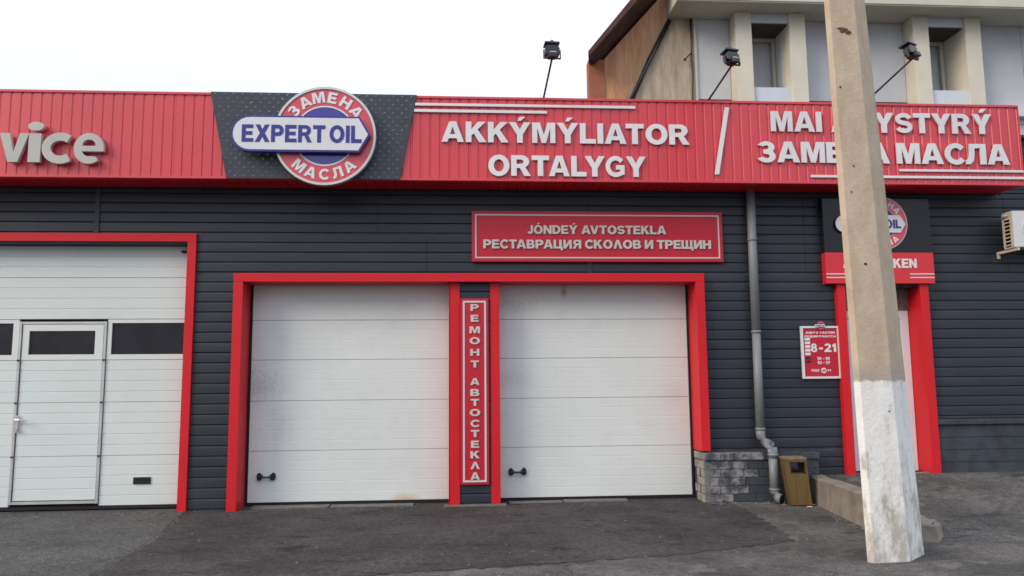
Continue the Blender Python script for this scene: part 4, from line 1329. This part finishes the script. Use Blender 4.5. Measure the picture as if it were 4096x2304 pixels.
# ================================================================== FLOODLIGHTS
def floodlight(base, head, yaw, label, tilt=0.0, first=None):
    t = thing('floodlight', label, 'floodlight', base, 'floodlights on arms above the fascia')
    B, H = Vector(base), Vector(head)
    bm = bmesh.new(); tube(bm, [(0, 0, 0), tuple(H - B)], .012, 10)
    o = link('arm', bm, BLACK, None, True); o.parent = t
    bm = bmesh.new(); box(bm, -.04, .04, -.02, .06, -.012, .012)
    o = link('foot_plate', bm, BLACK, None); o.parent = t
    rot = Matrix.Translation(H - B) @ Matrix.Rotation(yaw, 4, 'Z') @ Matrix.Rotation(tilt, 4, 'X') @ Matrix.Scale(.86, 4)

    def part(name, bm, m=BLACK, bev=0.0):
        if bev: bmesh.ops.bevel(bm, geom=bm.edges[:], offset=bev, segments=1, affect='EDGES')
        bm.transform(rot); o = link(name, bm, m, None); o.parent = t; return o
    # local frame: -y faces the camera (back of the lamp), z up
    bm = bmesh.new(); outline_prism(bm, [(-.048, .0), (.048, .0), (.066, .03), (.098, .042), (.098, .125), (.068, .165), (-.068, .165), (-.098, .125), (-.098, .042), (-.066, .03)], -.045, .06)
    part('housing', bm, BLACK, .004)
    bm = bmesh.new(); box(bm, -.052, .052, -.085, -.046, -.018, .055); part('terminal_box', bm, BLACK, .005)
    bm = bmesh.new(); box(bm, -.040, .040, -.0885, -.0855, .040, .050); part('reflective_label', bm, PLATEW)
    bm = bmesh.new(); box(bm, -.100, .100, -.055, .10, .185, .212); box(bm, -.06, .06, -.03, .07, .1655, .1845); part('visor', bm, BLACK, .003)
    bm = bmesh.new(); tube(bm, [(0, -.01, .2125), (0, -.01, .245)], .020, 10); part('knob', bm)
    bm = bmesh.new()
    for s in (-1, 1): box(bm, s * .112 - .005, s * .112 + .005, -.015, .02, .0, .11)
    box(bm, -.117, .117, -.015, .02, -.01, -.0005); part('yoke', bm)
    bm = bmesh.new(); box(bm, -.085, .085, .0605, .068, .05, .15); part('lamp_glass', bm, mat('lamp_glass', (.3, .3, .3), .1, .6))
    return t


floodlight((1.025, -.44, 4.883), (1.055, -1.12, 5.115), 0.06, 'black floodlight on a thin arm seen against the white sky', R(-4))
floodlight((3.065, -.44, 4.883), (3.15, -1.12, 5.085), 0.26, 'black floodlight in front of the first pale pilaster of the building behind', R(-12))
floodlight((5.06, -.44, 4.883), (5.21, -1.30, 5.125), 0.50, 'black floodlight just right of the concrete pole, on a thick slanting arm', R(-14))

# ================================================================== UTILITY POLE
PL = thing('utility_pole', 'concrete utility pole with a whitewashed foot standing in front of the entrance', 'pole', (3.55, -3.05, 0))
sec = [(3.285, -3.235), (3.318, -3.288), (3.628, -3.255), (3.642, -3.245), (3.895, -3.020), (3.87, -2.83), (3.52, -2.80), (3.485, -2.86)]
cxp, cyp = 3.58, -3.05
bm = bmesh.new()
rings = []
zs = [-.3, 0.0, .15, .45, .9, 1.4, 1.45, 2.2, 3.0, 3.8, 4.77, 6.0, 8.0, 10.0]
for z in zs:
    k = 1 - .0465 * max(z, 0)
    ox = -.027 * z * 1.0
    rings.append([bm.verts.new((cxp + (x - cxp) * k + ox, cyp + (y - cyp) * k, z)) for x, y in sec])
for a, b in zip(rings, rings[1:]):
    n = len(sec)
    for i in range(n): bm.faces.new((a[i], a[(i + 1) % n], b[(i + 1) % n], b[i]))
bm.faces.new(rings[0][::-1]); bm.faces.new(rings[-1])
link('shaft', bm, POLEM, PL)
bm = bmesh.new()


def on_front(u, z):
    k = 1 - .0465 * z
    xa, ya = cxp + (3.345 - cxp) * k - .027 * z, cyp + (-3.290 - cyp) * k
    xb, yb = cxp + (3.628 - cxp) * k - .027 * z, cyp + (-3.255 - cyp) * k
    return Vector((xa + (xb - xa) * u, ya + (yb - ya) * u - .002, z))


for u, z, s in ((.45, 2.43, .011), (.33, 3.28, .007), (.16, 3.05, .006), (.07, 3.98, .008), (.80, 1.20, .006)):
    p = on_front(u, z)
    bm = bmesh.new()
    bmesh.ops.create_uvsphere(bm, u_segments=8, v_segments=6, radius=s, matrix=Matrix.Translation(p) @ Matrix.Diagonal((1.2, .25, 1, 1)))
    link('bolt_hole', bm, SEAL, PL)
bm = bmesh.new()
p = on_front(.40, 4.50)
for k in range(9):
    q = p + Vector((random.uniform(-.05, .045), 0, random.uniform(-.018, .03)))
    bmesh.ops.create_uvsphere(bm, u_segments=8, v_segments=6, radius=random.uniform(.012, .022), matrix=Matrix.Translation(q) @ Matrix.Diagonal((1.5, .3, .7, 1)))
link('tar_blotch', bm, mat('brown_tar', (0.10, 0.075, 0.055), .9, .2), PL)
# ================================================================== BUILDING BEHIND
BB = thing('upper_building', 'pale two-storey building with cream pilasters and narrow windows rising behind the fascia', 'building', (8.5, 6, 0))
bm = bmesh.new()
for a, b in ((4.98, 6.10), (6.92, 9.96), (10.86, 13.83), (14.72, 22)): box(bm, a, b, 6.0, 6.3, 0, 9.12)
box(bm, 4.98, 22, 6.5, 12, 0, 9.12)
box(bm, 6.10, 6.92, 6.3, 6.5, 0, 7.45); box(bm, 9.96, 10.86, 6.3, 6.5, 0, 7.45); box(bm, 13.83, 14.72, 6.3, 6.5, 0, 7.45)
link('wall', bm, PANELG, BB)
bm = bmesh.new(); box(bm, 4.42, 23, 5.1, 12.3, 9.12, 9.62)
link('roof_slab', bm, BEIGE, BB)
bx('slab_drip', 4.44, 23, 5.12, 5.16, 9.095, 9.1195, BEIGE, BB)
mods = [5.77, 9.63, 13.5]
for i, m0 in enumerate(mods):
    for dx in (0.0, 1.16):
        bx('pilaster', m0 + dx, m0 + dx + .345, 5.60, 6.0 if dx == 0 else 6.35, 5.0, 9.118, PILM, BB, bevel=.008)
    x0, x1 = m0 + .345, m0 + 1.16
    bx('lintel_panel', x0, x1, 5.66, 6.34, 8.92, 9.117, PANELW, BB)
    bx('lintel_shade_board', x0 + .001, x1 - .001, 5.70, 6.34, 8.895, 8.9185, mat('lintel_shade_brown', (.07, .055, .045), .8, .2), BB)  # added dark board, puts the shade under the lintel into colour
    bx('sill_panel', x0, x1, 5.66, 6.34, 6.6, 7.505, PANELW, BB)
    wf = bmesh.new()
    box(wf, x0, x0 + .05, 6.36, 6.42, 7.5, 8.93); box(wf, x1 - .075, x1, 6.36, 6.42, 7.5, 8.93); box(wf, x0 + .05, x1 - .075, 6.36, 6.42, 8.84, 8.93); box(wf, x0 + .05, x1 - .075, 6.36, 6.42, 7.5, 7.56)
    w = link('window', wf, BEIGE, BB)
    bx('pane', x0 + .05, x1 - .075, 6.385, 6.395, 7.56, 8.84, WINGR, w)
    bx('blind', x0 + .30, x1 - .08, 6.43, 6.44, 7.56, 8.84, mat('dull_curtain', (.10, .09, .07), .9, .1), w)
    bx('reveal', x0 - .02, x0 - .001, 6.002, 6.40, 7.5, 8.93, PILM, BB) if False else None
# panels between the pilasters, with fine joints
for a, b in ((5.04, 5.765), (7.285, 9.625), (11.145, 13.495)):
    k = max(1, round((b - a) / 1.2))
    for i in range(k):
        xa, xb = a + (b - a) * i / k, a + (b - a) * (i + 1) / k
        bx('facade_panel', xa + .006, xb - .006, 5.972, 5.999, 7.345 if a < 9 else 6.9, 9.115, PANELG, BB, bevel=.003)
    if a < 9: bx('gap_shade_strip', a, b, 5.985, 5.999, 6.9, 7.344, SEAL, BB)  # black strip stands in for the shade below the panels
bx('corner_trim', 4.985, 5.035, 5.93, 5.999, 4.5, 9.118, BEIGE, BB)
bm = bmesh.new()
tube(bm, [(4.925, 5.94, 9.1), (4.93, 5.93, 8.6), (4.915, 5.94, 8.2), (4.93, 5.93, 7.9), (4.91, 5.94, 7.4), (4.93, 5.94, 6.8)], .020, 8)
tube(bm, [(4.92, 5.93, 8.34), (4.85, 5.90, 8.28), (4.76, 5.88, 8.18)], .014, 8)
bmesh.ops.create_uvsphere(bm, u_segments=8, v_segments=6, radius=.03, matrix=Matrix.Translation((4.755, 5.88, 8.17)))
link('cable', bm, BLACK, BB, True)
# far shelf piece at the right end above the fascia
bx('ledge_panel', 11.6, 14.4, 5.80, 5.97, 7.02, 7.17, PANELW, BB)

GB = thing('gabled_house', 'orange and tan stucco gable with brown overhanging roof left of the pale building', 'house', (4, 6, 0))
bm = bmesh.new()
gz = lambda x: 8.22 + 1.13 * (x - 3.075)
pts = [(3.06, 0), (4.978, 0), (4.978, gz(4.978)), (3.06, gz(3.06))]
outline_prism(bm, pts, 6.0, 6.25)
link('wall', bm, STUCCO, GB)
bx('corner_boarding', 2.715, 3.056, 5.97, 6.24, 0, 8.17, BROWNW, GB)
bm = bmesh.new()
xl, xr = 2.62, 6.9
zf = lambda x: 7.95 + 1.19 * (x - 2.60)
zt = lambda x: 8.10 + 1.25 * (x - 2.60)
def loft(bm, fr, bk):
    f = [bm.verts.new(p) for p in fr]; k = [bm.verts.new(p) for p in bk]
    n = len(f)
    for i in range(n): bm.faces.new((f[i], f[(i + 1) % n], k[(i + 1) % n], k[i]))
    bm.faces.new(f[::-1]); bm.faces.new(k)
loft(bm, [(2.60, 5.33, zf(2.60)), (2.86, 5.33, zf(2.86)), (xr, 5.33, zf(xr)), (xr, 5.33, zt(xr) - .03), (2.60, 5.33, zt(2.60) - .03)],
     [(2.79, 6.30, 8.14), (3.02, 6.30, 8.16), (xr, 6.30, gz(xr)), (xr, 6.30, gz(xr) + .30), (2.79, 6.30, 8.30)])
outline_prism(bm, [(3.1, gz(3.1) + .02), (xr, gz(xr) + .02), (xr, gz(xr) + .28), (3.1, gz(3.1) + .28)], 6.301, 8.2)
rf = link('roof', bm, ROOFB, GB)
nb = 5
for i in range(nb):      # separate soffit boards running along the slope
    def edge(x_f, t):
        x_b = 3.02 + (x_f - 2.86) * (5.0 - 3.02) / (5.0 - 2.86)
        return (x_f + (x_b - x_f) * t, 5.33 + .67 * t / .69 * .99, zf(x_f) + (gz(x_b) - zf(x_f)) * t)
    t0, t1 = i / nb * .70 + .01, (i + 1) / nb * .70
    bm = bmesh.new()
    q = [edge(2.90, t0), edge(4.6, t0), edge(4.6, t1), edge(2.90, t1)]
    loft(bm, [(x, y, z - .022) for x, y, z in q], [(x, y, z - .003) for x, y, z in q])
    link('soffit_board', bm, ROOFB, rf)
bm = bmesh.new(); outline_prism(bm, [(2.585, zt(2.585) - .16), (xr, zt(xr) - .13), (xr, zt(xr) + .015), (2.585, zt(2.585) + .0)], 5.295, 5.328)
link('verge_board', bm, mat('grey_weathered_board', (.16, .13, .12), .85, .2, var=.3, vscale=4), rf)
bm = bmesh.new(); tube(bm, [(4.46, 5.93, 9.05), (4.0, 5.93, 8.16), (3.60, 5.93, 7.29), (3.30, 5.93, 6.70)], .052, 12)
link('diagonal_pipe', bm, BLACK, GB, True)
